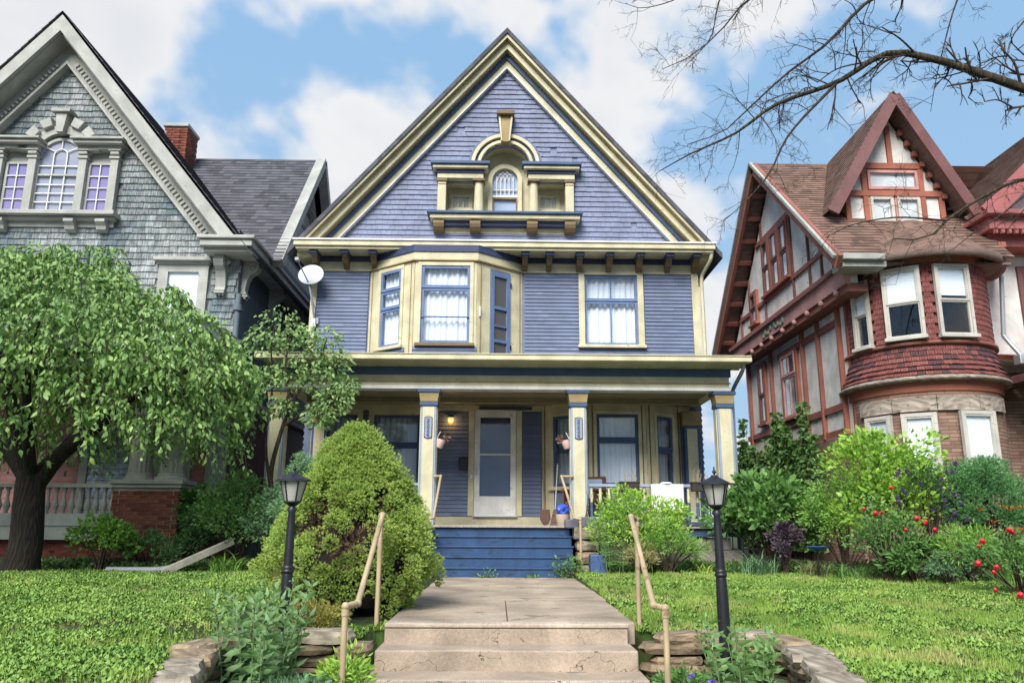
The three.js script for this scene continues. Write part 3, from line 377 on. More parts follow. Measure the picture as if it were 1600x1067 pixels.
{ const d = group('front_door', house, -0.275, 0, 0.02); const h = 0.41;
  mesh('door_frame', [rbox(-h, -h + 0.11, 0.95, 2.995, -0.02, 0.03, 0.006), rbox(h - 0.11, h, 0.95, 2.995, -0.02, 0.03, 0.006), box(-h + 0.11, h - 0.11, 2.86, 2.995, -0.02, 0.028), box(-h + 0.11, h - 0.11, 0.95, 1.32, -0.02, 0.024), box(-h + 0.11, h - 0.11, 2.11, 2.14, -0.02, 0.026)], M.white, d);
  mesh('door_panel', rbox(-h + 0.15, h - 0.15, 1.0, 1.27, 0.024, 0.032, 0.004), M.white, d); mesh('pane', [box(-h + 0.11, h - 0.11, 1.32, 2.11, 0.0, 0.005), box(-h + 0.11, h - 0.11, 2.14, 2.86, 0.0, 0.005)], M.glass, d);
  mesh('inner_door', box(-h + 0.05, h - 0.05, 0.95, 2.95, -0.12, -0.09), M.navy, d); mesh('lockset', [cyl(0.03, 0.03, 0, 0.04, 0, 0).rotateX(Math.PI / 2).translate(-h + 0.05, 1.86, 0.03), pipe([-h + 0.05, 1.85, 0.07], [-h + 0.05, 1.72, 0.07], 0.012)], M.galv, d); mesh('threshold', rbox(-h - 0.02, h + 0.02, 0.925, 0.948, -0.05, 0.1, 0.006), M.galv, d); }
{ const k = group('lock_box'); k.position.set(-0.74, 1.7, 0.09); tag(k, 'small grey key lock box hanging beside the white door', 'lock box'); mesh('box_body', rbox(-0.03, 0.03, -0.05, 0.03, -0.015, 0.02, 0.008), M.galv, k); mesh('shackle', tube([[-0.02, 0.03, 0], [-0.018, 0.08, 0], [0.018, 0.08, 0], [0.02, 0.03, 0]], 0.005, 6), M.galv, k); }
mesh('cornice_flashing', rbox(-0.6, 0.45, 3.0, 3.06, 0.09, 0.13, 0.006), M.navy, house);
// ground-floor bay at the end of the porch
{ const P = [[0.64, 0.0], [1.5, 0.62], [2.62, 0.62], [3.42, 0]];
  [[0, 1], [1, 2], [2, 3]].forEach(([a, b], k) => { const [x0, z0] = P[a], [x1, z1] = P[b], L = Math.hypot(x1 - x0, z1 - z0), mx = (x0 + x1) / 2, mz = (z0 + z1) / 2, turn = -Math.atan2(z1 - z0, x1 - x0), f = group('porch_bay_face', house, mx, 0, mz, turn), e = L / 2 - 0.012, ww = [0.5, 0.8, 0.46][k], h = ww / 2;
    mesh('post', [box(-e, -h, 0.765, 3.098, -0.1, 0.0), box(h, e, 0.765, 3.098, -0.1, 0.0), box(-h, h, 2.88, 3.098, -0.1, 0.0)], M.cream, f); for (const s of [-1, 1]) mesh('bead', box(s * (e - 0.07) - 0.009, s * (e - 0.07) + 0.009, 0.9, 3.097, 0.001, 0.016), M.brown, f);
    mesh('apron', box(-h, h, 0.765, 1.42, -0.1, -0.004), M.siding, f); windowUnit(house, mx, mz, 1.5, 2.86, ww, { turn, casing: 0.06, depth: 0.03, rails: k === 1 ? [2.36] : [2.2], sashMat: M.blue, inset: -0.03, curtain: k === 1 ? M.lace : M.drape, curtainUp: 0 }); }); }
// railings of the porch
for (const [x0, x1] of [[1.285, 3.515], [-3.83, -1.54]]) { const rl = group('porch_railing', house); mesh('top_rail', rbox(x0, x1, 1.4, 1.45, 2.14, 2.24, 0.01), M.paleblue, rl); mesh('bottom_rail', rbox(x0, x1, 0.87, 0.91, 2.15, 2.23, 0.008), M.paleblue, rl);
  const n = 15, g1 = triUV(lathe([[0.028, 0.911], [0.028, 1.05], [0.02, 1.07], [0.03, 1.1], [0.024, 1.15]], 10)), g2 = triUV(lathe([[0.024, 1.15], [0.032, 1.22], [0.022, 1.33], [0.028, 1.399]], 10));
  for (let i = 0; i < n; i++) { const b = group('baluster', rl, x0 + (x1 - x0) * (i + 0.5) / n, 0, 2.19); put('baluster_foot', g1, M.blue, b, 0, 0, 0); put('baluster_stem', g2, M.cream, b, 0, 0, 0); } }
// blue wooden steps
{ const s = group('porch_steps', house); for (let i = 0; i < 5; i++) { const y = 0.752 - 0.152 * i, z = 2.44 + 0.215 * i; mesh('riser', box(-1.25, 0.97, y - 0.152, y - 0.03, z - 0.03, z), M.stair, s); if (i) mesh('tread', rbox(-1.27, 0.99, y - 0.029, y, z - 0.235, z + 0.02, 0.008), M.stair, s); }
  mesh('stringer', [box(-1.3, -1.256, 0, 0.72, 2.46, 3.28), ].map(g => g), M.stair, s); mesh('nosing', rbox(-1.3, 1.0, 0.735, 0.765, 2.4, 2.475, 0.008), M.block, s); }
// stone pier beside the steps
{ const p = group('stone_pier', house, 1.22, 0, 2.66); const r = rng(81); let y = -0.05; for (let i = 0; i < 4; i++) { const h = [0.22, 0.2, 0.18, 0.0][i]; if (!h) break; mesh('stone', stone(0.39, h - 0.006, 0.36, r, 0.12).translate(0, y + h / 2, 0), [M.stoneC, M.stoneA, M.stoneC][i], p); y += h; } mesh('cap', rbox(-0.22, 0.22, y, 0.735, -0.2, 0.2, 0.02), M.stoneC, p); }
// downspout of the main roof
mesh('downspout', [tube([[4.1, 6.2, 0.5], [4.08, 6.05, 0.42], [3.99, 5.85, 0.12], [3.97, 5.7, 0.08]], 0.04, 8, 16), pipe([3.97, 5.7, 0.08], [3.97, 3.95, 0.08], 0.04)], M.cream, house);
mesh('porch_downspout', [tube([[3.9, 3.5, 2.7], [3.92, 3.35, 2.6], [3.9, 3.1, 2.05], [3.9, 2.9, 1.95]], 0.035, 8, 16), pipe([3.9, 2.9, 1.95], [3.9, 0.3, 1.95], 0.035)], std('greypipe', [0.3, 0.31, 0.35], null, { roughness: 0.5 }), house);
// ================= the grey shingled house =================
std('shakeA', [0.33, 0.37, 0.38], TX.shake, { roughness: 0.9, bumpMap: TX.shake, bumpScale: 0.006 }); std('shakeB', [0.25, 0.29, 0.305], TX.shake, { roughness: 0.9, bumpMap: TX.shake, bumpScale: 0.006 }); std('shakeC', [0.42, 0.45, 0.46], TX.shake, { roughness: 0.9, bumpMap: TX.shake, bumpScale: 0.006 }); std('shakeD', [0.17, 0.225, 0.25], TX.shake, { roughness: 0.9, bumpMap: TX.shake, bumpScale: 0.006 });
painted('greytrim', [0.41, 0.42, 0.395]); painted('slateboard', [0.10, 0.14, 0.17]); painted('slateboardB', [0.12, 0.16, 0.195]); painted('pinkboard', [0.48, 0.22, 0.21]); painted('pinkboardB', [0.43, 0.195, 0.19]); painted('oxblood', [0.13, 0.035, 0.04]);
std('brickA', [0.30, 0.075, 0.045], TX.stone, { roughness: 0.85, bumpMap: TX.noise, bumpScale: 0.004 }); std('brickB', [0.24, 0.055, 0.04], TX.stone, { roughness: 0.85, bumpMap: TX.noise, bumpScale: 0.004 }); std('brickC', [0.36, 0.11, 0.065], TX.stone, { roughness: 0.85, bumpMap: TX.noise, bumpScale: 0.004 }); std('mortar', [0.42, 0.36, 0.31], TX.agg, { roughness: 0.95 });
std('pane_lavender', [0.9, 0.88, 1], null, { roughness: 0.03, transmission: 1, thickness: 0 }); std('blind', [0.85, 0.87, 0.9], null, { roughness: 0.8 }); std('lavender', [0.33, 0.33, 0.41], null, { roughness: 0.9 });
const lh = group('grey_shingle_house'); tag(lh, 'grey wood-shingled Victorian house with arched attic window, behind the weeping tree', 'house');
const LX = -9.68, LAP = 11.36, LGB = 6.3, LSL = (LAP - LGB) / 4.15;
mesh('wall', [poly([[LX - 4.05, -0.2], [-5.62, -0.2], [-5.62, 6.4], [LX, 11.2], [LX - 4.05, 6.4]], -0.2, -0.02), box(-5.82, -5.63, -0.2, 6.4, -12, -0.2), box(LX - 4.05, LX - 3.85, -0.2, 6.4, -12, -0.2)], M.shakeB, lh);
// shingles: the most visible ones singly, the others joined
{ const r = rng(101), mats = [M.shakeA, M.shakeA, M.shakeB, M.shakeC, M.shakeD], ex = 0.14, ws = [0.08, 0.105, 0.13, 0.155, 0.18], geos = ws.map(w => triUV(new THREE.BoxGeometry(w - 0.006, ex * 1.16, 0.026))), rest = {}; let singles = 0; const list = [];
  for (let k = 0; 3.6 + k * ex < LAP - 0.5; k++) { const y = 3.6 + k * ex, half = Math.min(4.02, (LAP - 0.42 - y) / LSL); let x = LX - half + rr(0, 0.06, r);
    while (x < LX + half - 0.06) { const i = Math.floor(r() * 5), w = ws[i], xm = x + w / 2; x += w; if (xm > LX + half) break; const yy = y + ex / 2;
      if ((xm > -11 && xm < -8.32 && yy > 6.95 && yy < 8.7) || Math.hypot(xm + 9.6, yy - 8.4) < 0.72 && yy > 8.4 || (xm > -7.3 && xm < -6.18 && yy > 4.2 && yy < 6.12)) continue;
      const tone = fbm3(xm * 0.9, yy * 0.9, 4, 4) * 2.4 + rr(-0.3, 0.3, r), mi = tone > 0.5 ? 3 : tone > -0.05 ? 0 : tone > -0.5 ? 2 : 4;
      list.push([xm, yy + rr(-0.007, 0.007, r), rr(0, 0.006, r), i, mi, rr(-0.01, 0.01, r)]); } }
  for (const [x, y, z, i, mi, t] of list) { if (singles < 300 && x > -10.9 && x < -7.4 && y > 7.1 && y < 9.6) { put('shingle', geos[i], mats[mi], lh, x, y, -0.006 + z, 0, -0.17, t); singles++; } else (rest[mi] ||= []).push(geos[i].clone().rotateX(-0.17).rotateZ(t).translate(x, y, -0.006 + z)); }
  for (const k in rest) stuff(mesh('wall_shingles', rest[k], mats[k], lh)); }
// roof, rake boards, dentils
const lrake = (o0, o1, z0, z1) => [-1, 1].map(s => { const ny = Math.cos(Math.atan(LSL)), d0 = o0 / ny, d1 = o1 / ny, P = (d, y) => [LX + s * (LAP - d - y) / LSL, y], a = P(d0, LGB), d = P(d1, LGB), b = [LX, LAP - d0], c = [LX, LAP - d1]; return poly(s > 0 ? [a, b, c, d] : [a, d, c, b], z0, z1); });
function coursedRoof(parent, name, A, B, C, D, mat, n, thick = 0.02) {         // A,B eave ends; D,C ridge ends; laid in lapped courses
  const a = V(...A), b = V(...B), c = V(...C), d = V(...D), gs = [], nrm = V().crossVectors(b.clone().sub(a), d.clone().sub(a)).normalize(); if (nrm.y < 0) nrm.negate();
  for (let k = 0; k < n; k++) { const t0 = k / n, t1 = Math.min(1, (k + 1.12) / n), p = [a.clone().lerp(d, t0), b.clone().lerp(c, t0), b.clone().lerp(c, t1), a.clone().lerp(d, t1)]; const up = [p[0].clone().addScaledVector(nrm, thick), p[1].clone().addScaledVector(nrm, thick), p[2].clone().addScaledVector(nrm, thick * 0.25), p[3].clone().addScaledVector(nrm, thick * 0.25)];
    const vs = [...p, ...up].map(q => q.toArray()), f = [[4, 5, 6, 7], [0, 1, 5, 4], [3, 2, 6, 7], [1, 2, 6, 5], [0, 3, 7, 4], [0, 1, 2, 3]], pos = [], uv = []; const L = a.distanceTo(b), S = a.distanceTo(d);
    for (const [i, j, m, q] of f) for (const v of [i, j, m, i, m, q]) { pos.push(...vs[v]); const loc = V(...vs[v]).sub(a); uv.push(loc.dot(b.clone().sub(a).normalize()) + 0.37 * k, (k + (v % 4 > 1 ? 0.9 : 0.1)) * 0.139); }
    const g = new THREE.BufferGeometry(); g.setAttribute('position', new THREE.Float32BufferAttribute(pos, 3)); g.setAttribute('uv', new THREE.Float32BufferAttribute(uv, 2)); g.computeVertexNormals(); gs.push(g); }
  const m = new THREE.Mesh(mergeGeometries(gs), mat); m.name = name; m.castShadow = m.receiveShadow = true; m.material.side = THREE.DoubleSide; parent.add(m); return stuff(m);
}
coursedRoof(lh, 'roof_shingles', [LX + 4.5, 6.02, 0.62], [LX + 4.5, 6.02, -9], [LX, LAP + 0.14, -9], [LX, LAP + 0.14, 0.62], M.shingleroof, 36); coursedRoof(lh, 'roof_shingles', [LX - 4.5, 6.02, 0.62], [LX - 4.5, 6.02, -9], [LX, LAP + 0.14, -9], [LX, LAP + 0.14, 0.62], M.shingleroof, 36);
mesh('rake_crown', lrake(-0.04, 0.2, 0.25, 0.6), M.greytrim, lh); mesh('rake_soffit', lrake(0.201, 0.23, 0.03, 0.5), M.greytrim, lh); mesh('rake_board', lrake(0.231, 0.5, 0.0, 0.14), M.greytrim, lh); mesh('rake_bead', lrake(0.501, 0.55, 0.0, 0.2), M.greytrim, lh);
{ const gs = [], an = Math.atan(LSL), cs = Math.cos(an), L = 4.1 / cs; for (const s of [-1, 1]) for (let d = 0.35; d < L - 0.3; d += 0.105) { const x = LX + s * d * cs, y = LAP - d * Math.sin(an) - 0.4 / cs; gs.push(new THREE.BoxGeometry(0.055, 0.1, 0.06).rotateZ(-s * an).translate(x, y, 0.17)); } mesh('dentil_course', gs, M.greytrim, lh); }
mesh('roof_flashing', bar([LX + 4.3, 6.32, 0.2], [LX + 4.3, 6.32, -9], 0.05, 0.03), M.galv, lh);
// eave return, gutter and big scrolled brackets at the corner
mesh('eave_cornice', [rbox(-6.25, -5.2, 6.2, 6.34, -0.02, 0.62, 0.02), rbox(-6.3, -5.14, 6.341, 6.42, -0.02, 0.68, 0.02), box(-6.2, -5.26, 6.12, 6.199, -0.02, 0.5), rbox(-5.55, -5.2, 6.2, 6.34, -9, -0.021, 0.02), rbox(-5.6, -5.14, 6.341, 6.42, -9, -0.021, 0.02), box(-5.6, -5.3, 6.12, 6.199, -9, -0.021)], M.greytrim, lh);
{ const prof = [[0, 6.119], [0.34, 6.119], [0.36, 6.0], [0.3, 5.9], [0.19, 5.84], [0.13, 5.7], [0.1, 5.5], [0.14, 5.42], [0, 5.4]], scroll = side => { const g = []; for (let i = 0; i < 22; i++) { const a = i * 0.45, r = 0.115 - i * 0.0045; g.push([0.22 + r * Math.cos(a), 5.99 + r * Math.sin(a)]); } return tube(g.map(([z, y]) => [side, y, z]), 0.016, 5, 44); };
  for (const [x, z, t] of [[-5.95, -0.02, 0], [-5.62, -0.25, Math.PI / 2], [-5.62, -2.2, Math.PI / 2], [-5.62, -4.2, Math.PI / 2]]) { const b = group('eave_bracket', lh, x, 0, z, t); mesh('console', polyX(prof, -0.1, 0.1), M.greytrim, b); mesh('scroll', [scroll(-0.105), scroll(0.105)], M.greytrim, b); mesh('drop', [box(-0.1, 0.1, 5.36, 5.399, 0, 0.16), ...[-0.07, 0, 0.07].map(q => new THREE.SphereGeometry(0.026, 8, 6).translate(q, 5.335, 0.1))], M.greytrim, b); } }
// side wall boards (slate above, oxblood below)
{ const r = rng(103), mk = (y0, y1, mats) => { for (let y = y0; y < y1; y += 0.125) put('clapboard', SLB, mats[Math.floor(r() * mats.length)], lh, -5.615 + rr(0, 0.002, r), y + 0.065, -6, 0, 0, -0.1); }; const SLB = triUV(new THREE.BoxGeometry(0.016, 0.14, 11.8)); mk(3.3, 6.1, [M.slateboard, M.slateboardB]); mk(0.4, 3.3, [M.oxblood]); }
mesh('corner_post', pipe([-5.56, 0.5, 0.06], [-5.56, 5.35, 0.06], 0.06, 12), M.slateboardB, lh); mesh('corner_post_cap', cyl(0.1, 0.1, 5.0, 5.12, -5.56, 0.06), M.slateboardB, lh);
mesh('belt_course', box(-5.63, -5.48, 3.25, 3.35, -12, -0.1), M.greytrim, lh);
// three-part attic window
{ const a = lh, cx = -9.6;
  mesh('window_recess', box(-10.9, -8.4, 7.05, 8.7, -0.019, -0.005), M.greytrim, a);
  const w = group('window', a, cx, 0, 0.03); const arcS = (r0, r1, z0, z1, cy) => { const s = new THREE.Shape(); s.absarc(0, cy, r1, 0, Math.PI, false); s.absarc(0, cy, r0, Math.PI, 0, true); return new THREE.ExtrudeGeometry(s, { depth: z1 - z0, bevelEnabled: false, curveSegments: 20 }).translate(0, 0, z0); };
  mesh('window_backing', [box(-0.44, 0.44, 7.1, 8.33, -0.03, -0.02), new THREE.CircleGeometry(0.44, 28, 0, Math.PI).translate(0, 8.33, -0.02)], M.lavender, w); mesh('pane', [box(-0.44, 0.44, 7.1, 8.33, 0.0, 0.004), new THREE.CircleGeometry(0.44, 28, 0, Math.PI).translate(0, 8.33, 0.004)], M.glass, w);
  mesh('sash', [box(-0.47, -0.42, 7.08, 8.33, -0.03, 0.03), box(0.42, 0.47, 7.08, 8.33, -0.03, 0.03), box(-0.42, 0.42, 7.08, 7.13, -0.03, 0.028), box(-0.42, 0.42, 7.92, 7.96, -0.03, 0.04), arcS(0.41, 0.47, -0.03, 0.03, 8.33)], M.greytrim, w);
  const mb = [...gridBars(-0.42, 0.42, 7.13, 7.92, 3, 4, 0.022, 0.01), box(-0.15, -0.13, 7.96, 8.4, 0, 0.024), box(0.13, 0.15, 7.96, 8.4, 0, 0.024), box(-0.42, 0.42, 8.14, 8.16, 0, 0.023), arcS(0.13, 0.15, 0, 0.024, 8.4)]; for (const q of [0.6, 1.57, 2.54]) mb.push(bar([0.14 * Math.cos(q), 8.4 + 0.14 * Math.sin(q), 0.012], [0.42 * Math.cos(q), 8.36 + 0.4 * Math.sin(q), 0.012], 0.018, 0.018)); mesh('muntin', mb, M.white, w);
  for (const x of [-10.47, -8.73]) { const s = group('window', a, x, 0, 0.02); mesh('window_backing', box(-0.23, 0.23, 7.1, 8.22, -0.02, -0.01), M.lavender, s); mesh('pane', box(-0.22, 0.22, 7.12, 8.2, 0, 0.004), M.pane_lavender, s); mesh('sash', [box(-0.25, -0.2, 7.08, 8.24, -0.01, 0.03), box(0.2, 0.25, 7.08, 8.24, -0.01, 0.03), box(-0.2, 0.2, 8.19, 8.24, -0.01, 0.028), box(-0.2, 0.2, 7.08, 7.13, -0.01, 0.028)], M.greytrim, s); mesh('muntin', gridBars(-0.2, 0.2, 7.13, 8.19, 2, 4, 0.02, 0.009), M.white, s); }
  for (const x of [-10.83, -10.13, -9.07, -8.4]) { const c = group('pilaster', a, x, 0, 0.0); mesh('shaft', rbox(-0.085, 0.085, 7.08, 8.28, 0, 0.15, 0.01), M.greytrim, c); mesh('capital', [rbox(-0.11, 0.11, 8.281, 8.34, 0, 0.18, 0.012), rbox(-0.1, 0.1, 8.36, 8.44, 0, 0.2, 0.03), box(-0.125, 0.125, 8.45, 8.48, 0, 0.21)], M.greytrim, c); }
  for (const [x0, x1] of [[-10.98, -10.02], [-9.18, -8.26]]) mesh('entablature', [box(x0, x1, 8.481, 8.56, 0, 0.2), rbox(x0 - 0.06, x1 + 0.06, 8.561, 8.64, 0, 0.32, 0.02), rbox(x0 - 0.1, x1 + 0.1, 8.641, 8.69, 0, 0.38, 0.01)], M.greytrim, a);
  mesh('arch_ring', arcS(0.48, 0.66, 0, 0.12, 8.4).translate(cx, 0, 0), M.greytrim, a);
  for (let i = 0; i < 7; i++) { const an = Math.PI * (i + 0.5) / 7; mesh('voussoir', poly([[0.64, -0.1], [0.85, -0.13], [0.85, 0.13], [0.64, 0.1]], 0.01, 0.2, 0.012).rotateZ(an).translate(cx, 8.4, 0), M.greytrim, a); }
  mesh('keystone', [poly([[-0.07, 8.86], [0.07, 8.86], [0.12, 9.3], [-0.12, 9.3]], 0.02, 0.24).translate(cx, 0, 0), rbox(cx - 0.2, cx + 0.2, 9.3, 9.38, 0, 0.3, 0.012)], M.greytrim, a);
  mesh('window_shelf', [rbox(-11.0, -8.2, 6.97, 7.07, 0, 0.3, 0.02), box(-10.95, -8.3, 6.78, 6.9, 0, 0.05), rbox(-10.98, -8.25, 6.901, 6.969, 0, 0.18, 0.02)], M.greytrim, a); for (const x of [-10.6, -9.15, -8.5]) mesh('shelf_bracket', polyX([[0, 6.9], [0.24, 6.9], [0.24, 6.84], [0.16, 6.77], [0.14, 6.7], [0, 6.66]], x - 0.1, x + 0.1), M.greytrim, a);
}
{ const w = windowUnit(lh, -6.74, 0, 4.35, 5.88, 0.74, { casing: 0.14, casingMat: M.greytrim, sashMat: M.greytrim, rails: [5.0], curtain: false, inset: 0.02, depth: 0.06 }); mesh('roller_blind', box(-0.36, 0.36, 4.36, 5.87, -0.014, -0.011), M.blind, w); mesh('window_hood', [rbox(-0.6, 0.6, 6.03, 6.11, 0, 0.2, 0.015), box(-0.55, 0.55, 5.99, 6.029, 0, 0.12)], M.greytrim, w); }
// wing behind, with its slate-coloured roof, end gable and chimney
coursedRoof(lh, 'roof_shingles', [-9.7, 6.3, -0.6], [-4.95, 6.3, -0.6], [-4.95, 10.35, -4], [-9.7, 10.35, -4], M.shingleroof, 34);
mesh('wing_roof_back', poly([[0, 0], [0, 0.1], [4.75, 0.1], [4.75, 0]], 0, 5.3).rotateX(0.0).applyMatrix4(new THREE.Matrix4().makeBasis(V(1, 0, 0), V(0, 0.643, -0.766), V(0, -0.766, -0.643)).setPosition(-9.7, 10.3, -4)), M.shingleroof, lh);
mesh('wing_gable', polyX([[-0.9, 6.2], [-4, 10.1], [-7.1, 6.2]], -5.6, -5.5), M.slateboard, lh);
{ const r = rng(107); for (let y = 6.3; y < 9.9; y += 0.125) { const h = (10.1 - y) / 3.9 * 3.1 - 0.1; const m = put('clapboard', triUV(new THREE.BoxGeometry(0.016, 0.14, 2 * h)), r() < 0.5 ? M.greytrim : M.slateboardB, lh, -5.49, y + 0.06, -4, 0, 0, -0.1); } }
mesh('wing_rake', [bar([-5.05, 6.3, -0.72], [-5.05, 10.3, -4.0], 0.24, 0.2), bar([-5.05, 10.3, -4.0], [-5.05, 6.3, -7.3], 0.24, 0.2)], M.greytrim, lh);
mesh('wing_gable_trim', [bar([-5.4, 6.35, -0.95], [-5.4, 10.05, -4.0], 0.14, 0.22), bar([-5.4, 10.05, -4.0], [-5.4, 6.35, -7.1], 0.14, 0.22)], M.greytrim, lh);
{ const ch = group('chimney', lh, -8.65, -0.52, -3.4), g = triUV(rbox(-0.105, 0.105, 0, 0.062, -0.05, 0.05, 0.006)), bm = [M.brickA, M.brickB, M.brickC], r = rng(109); mesh('flue_core', box(-0.29, 0.29, 9.0, 11.32, -0.42, 0.28), M.mortar, ch); mesh('chimney_cap', [rbox(-0.33, 0.33, 11.321, 11.42, -0.46, 0.34, 0.02), rbox(-0.15, 0.15, 11.421, 11.5, -0.2, 0.1, 0.02)], M.greytrim, ch);
  for (let k = 0; k < 17; k++) for (let f = 0; f < 2; f++) for (let i = 0; i < 3; i++) { const o = -0.2 + i * 0.215 + (k % 2 ? 0.06 : -0.03), y = 10.05 + k * 0.074; if (f) put('brick', g, bm[Math.floor(r() * 3)], ch, 0.256, y, Math.max(-0.32, Math.min(0.18, o - 0.07)), Math.PI / 2); else put('brick', g, bm[Math.floor(r() * 3)], ch, Math.max(-0.19, Math.min(0.19, o)), y, 0.246); } }
mesh('roof_vent', rbox(-6.25, -6.0, 6.95, 7.15, -1.25, -0.95, 0.02), M.black, lh);
// porch: deck, pink wall, brick piers, balustrade, fluted columns, roof
mesh('porch_floor', [box(-13.5, -5.6, 0.72, 0.88, -0.01, 2.36), box(-13.5, -5.6, 0.5, 0.719, 2.2, 2.34)], M.greytrim, lh);
{ const r = rng(111), g = triUV(new THREE.BoxGeometry(7.4, 0.125, 0.016)); for (let y = 0.9; y < 3.2; y += 0.112) put('clapboard', g, r() < 0.5 ? M.pinkboard : M.pinkboardB, lh, -9.35, y + 0.055, 0.006, 0, -0.1); }
mesh('porch_door_frame', [box(-8.35, -8.2, 0.88, 3.1, 0.02, 0.06), box(-7.4, -7.25, 0.88, 3.1, 0.02, 0.06), box(-7.0, -6.85, 0.88, 3.1, 0.02, 0.06), box(-6.35, -6.2, 0.88, 3.1, 0.02, 0.06)], M.greytrim, lh); mesh('porch_curtain', [box(-8.2, -7.4, 0.9, 3.0, 0.0155, 0.0175), box(-6.85, -6.35, 1.3, 3.0, 0.0155, 0.0175)], M.drape, lh); mesh('porch_pane', [box(-8.2, -7.4, 0.9, 3.0, 0.022, 0.03), box(-6.85, -6.35, 1.3, 3.0, 0.022, 0.03)], M.glass, lh);
mesh('porch_base', box(-13.5, -6.5, -0.1, 0.5, 2.12, 2.2), M.brickB, lh);
function brickPier(x0, x1, z0, z1, y1) { const p = group('brick_pier', lh), r = rng(Math.round(-x0 * 100)), h = 0.067, g = triUV(rbox(-0.1, 0.1, 0, 0.058, -0.045, 0.045, 0.006)), hb = triUV(rbox(-0.046, 0.046, 0, 0.058, -0.045, 0.045, 0.006)), bm = [M.brickA, M.brickB, M.brickC];
  mesh('core', box(x0 + 0.012, x1 - 0.012, -0.2, y1 - 0.13, z0 + 0.012, z1 - 0.012), M.mortar, p); mesh('coping', [rbox(x0 - 0.05, x1 + 0.05, y1 - 0.07, y1, z0 - 0.05, z1 + 0.05, 0.015), rbox(x0 - 0.02, x1 + 0.02, y1 - 0.129, y1 - 0.071, z0 - 0.02, z1 + 0.02, 0.01)], M.greytrim, p);
  for (let k = 0, y = -0.05; y < y1 - 0.2; y += h, k++) for (const [a, b, fix, t] of [[x0, x1, z1 - 0.045, 0], [z0, z1, x1 - 0.045, Math.PI / 2]]) { const n = Math.round((b - a) / 0.21), st = (b - a) / n; for (let i = 0; i < n + (k % 2); i++) { const half = k % 2 && (i === 0 || i === n), c = k % 2 ? (half ? (i === 0 ? a + 0.05 : b - 0.05) : a + st * i) : a + st * (i + 0.5); const m = put('brick', half ? hb : g, bm[Math.floor(r() * 3)], p, t ? fix + 0.004 * (k % 2) : c, y, t ? c : fix + 0.003 * (k % 2), t); if (!half) m.scale.x = (st - 0.012) / 0.2; } } }
brickPier(-6.52, -5.42, 1.9, 2.42, 1.46); brickPier(-5.8, -5.4, 0.15, 0.6, 1.36);
const flute = (r, y0, y1) => { const s = new THREE.Shape(), n = 64; for (let i = 0; i <= n; i++) { const a = i / n * 2 * Math.PI, q = r * (1 - 0.06 * Math.abs(Math.sin(a * 8))); i ? s.lineTo(q * Math.cos(a), q * Math.sin(a)) : s.moveTo(q, 0); } return new THREE.ExtrudeGeometry(s, { depth: y1 - y0, bevelEnabled: false }).rotateX(-Math.PI / 2).translate(0, y0, 0); };
for (const [x, z, y0] of [[-6.22, 2.16, 1.46], [-5.7, 2.16, 1.46], [-5.6, 0.38, 1.36], [-12, 2.16, 1.0]]) { const c = group('porch_column', lh, x, 0, z); mesh('shaft', flute(0.185, y0 + 0.12, 3.2), M.greytrim, c); mesh('column_base', [lathe([[0.25, y0], [0.25, y0 + 0.05], [0.2, y0 + 0.07], [0.22, y0 + 0.1], [0.19, y0 + 0.121]], 24)], M.greytrim, c); mesh('capital', [lathe([[0.18, 3.2], [0.24, 3.28]], 24), box(-0.25, 0.25, 3.281, 3.34, -0.25, 0.25)], M.greytrim, c); }
function balustrade(x0, z0, x1, z1, yb, yt, n, mat) { const b = group('balustrade', lh), T = Math.atan2(-(z1 - z0), x1 - x0); mesh('handrail', bar([x0, yt - 0.03, z0], [x1, yt - 0.03, z1], 0.14, 0.06), mat, b); mesh('foot_rail', bar([x0, yb + 0.03, z0], [x1, yb + 0.03, z1], 0.12, 0.06), mat, b); const H = yt - yb - 0.12, g = triUV(lathe([[0.03, 0], [0.045, 0.02 * H], [0.03, 0.08 * H], [0.055, 0.25 * H], [0.05, 0.36 * H], [0.022, 0.62 * H], [0.03, 0.8 * H], [0.02, 0.84 * H], [0.045, 0.95 * H], [0.045, H]], 12)); for (let i = 0; i < n; i++) put('baluster', g, mat, b, x0 + (x1 - x0) * (i + 0.5) / n, yb + 0.06, z0 + (z1 - z0) * (i + 0.5) / n); return b; }
balustrade(-9.6, 2.2, -6.54, 2.2, 0.86, 1.4, 23, M.greytrim); balustrade(-5.58, 1.88, -5.58, 0.62, 0.86, 1.36, 10, M.greytrim); balustrade(-5.42, 2.35, -5.42, 0.2, 3.9, 4.32, 18, M.greytrim);
mesh('porch_roof', [box(-13.6, -5.3, 3.341, 3.6, 0.0, 2.5), rbox(-13.7, -5.2, 3.601, 3.75, 0.0, 2.65, 0.03), box(-13.6, -5.35, 3.751, 3.85, 0, 2.5)], M.greytrim, lh);
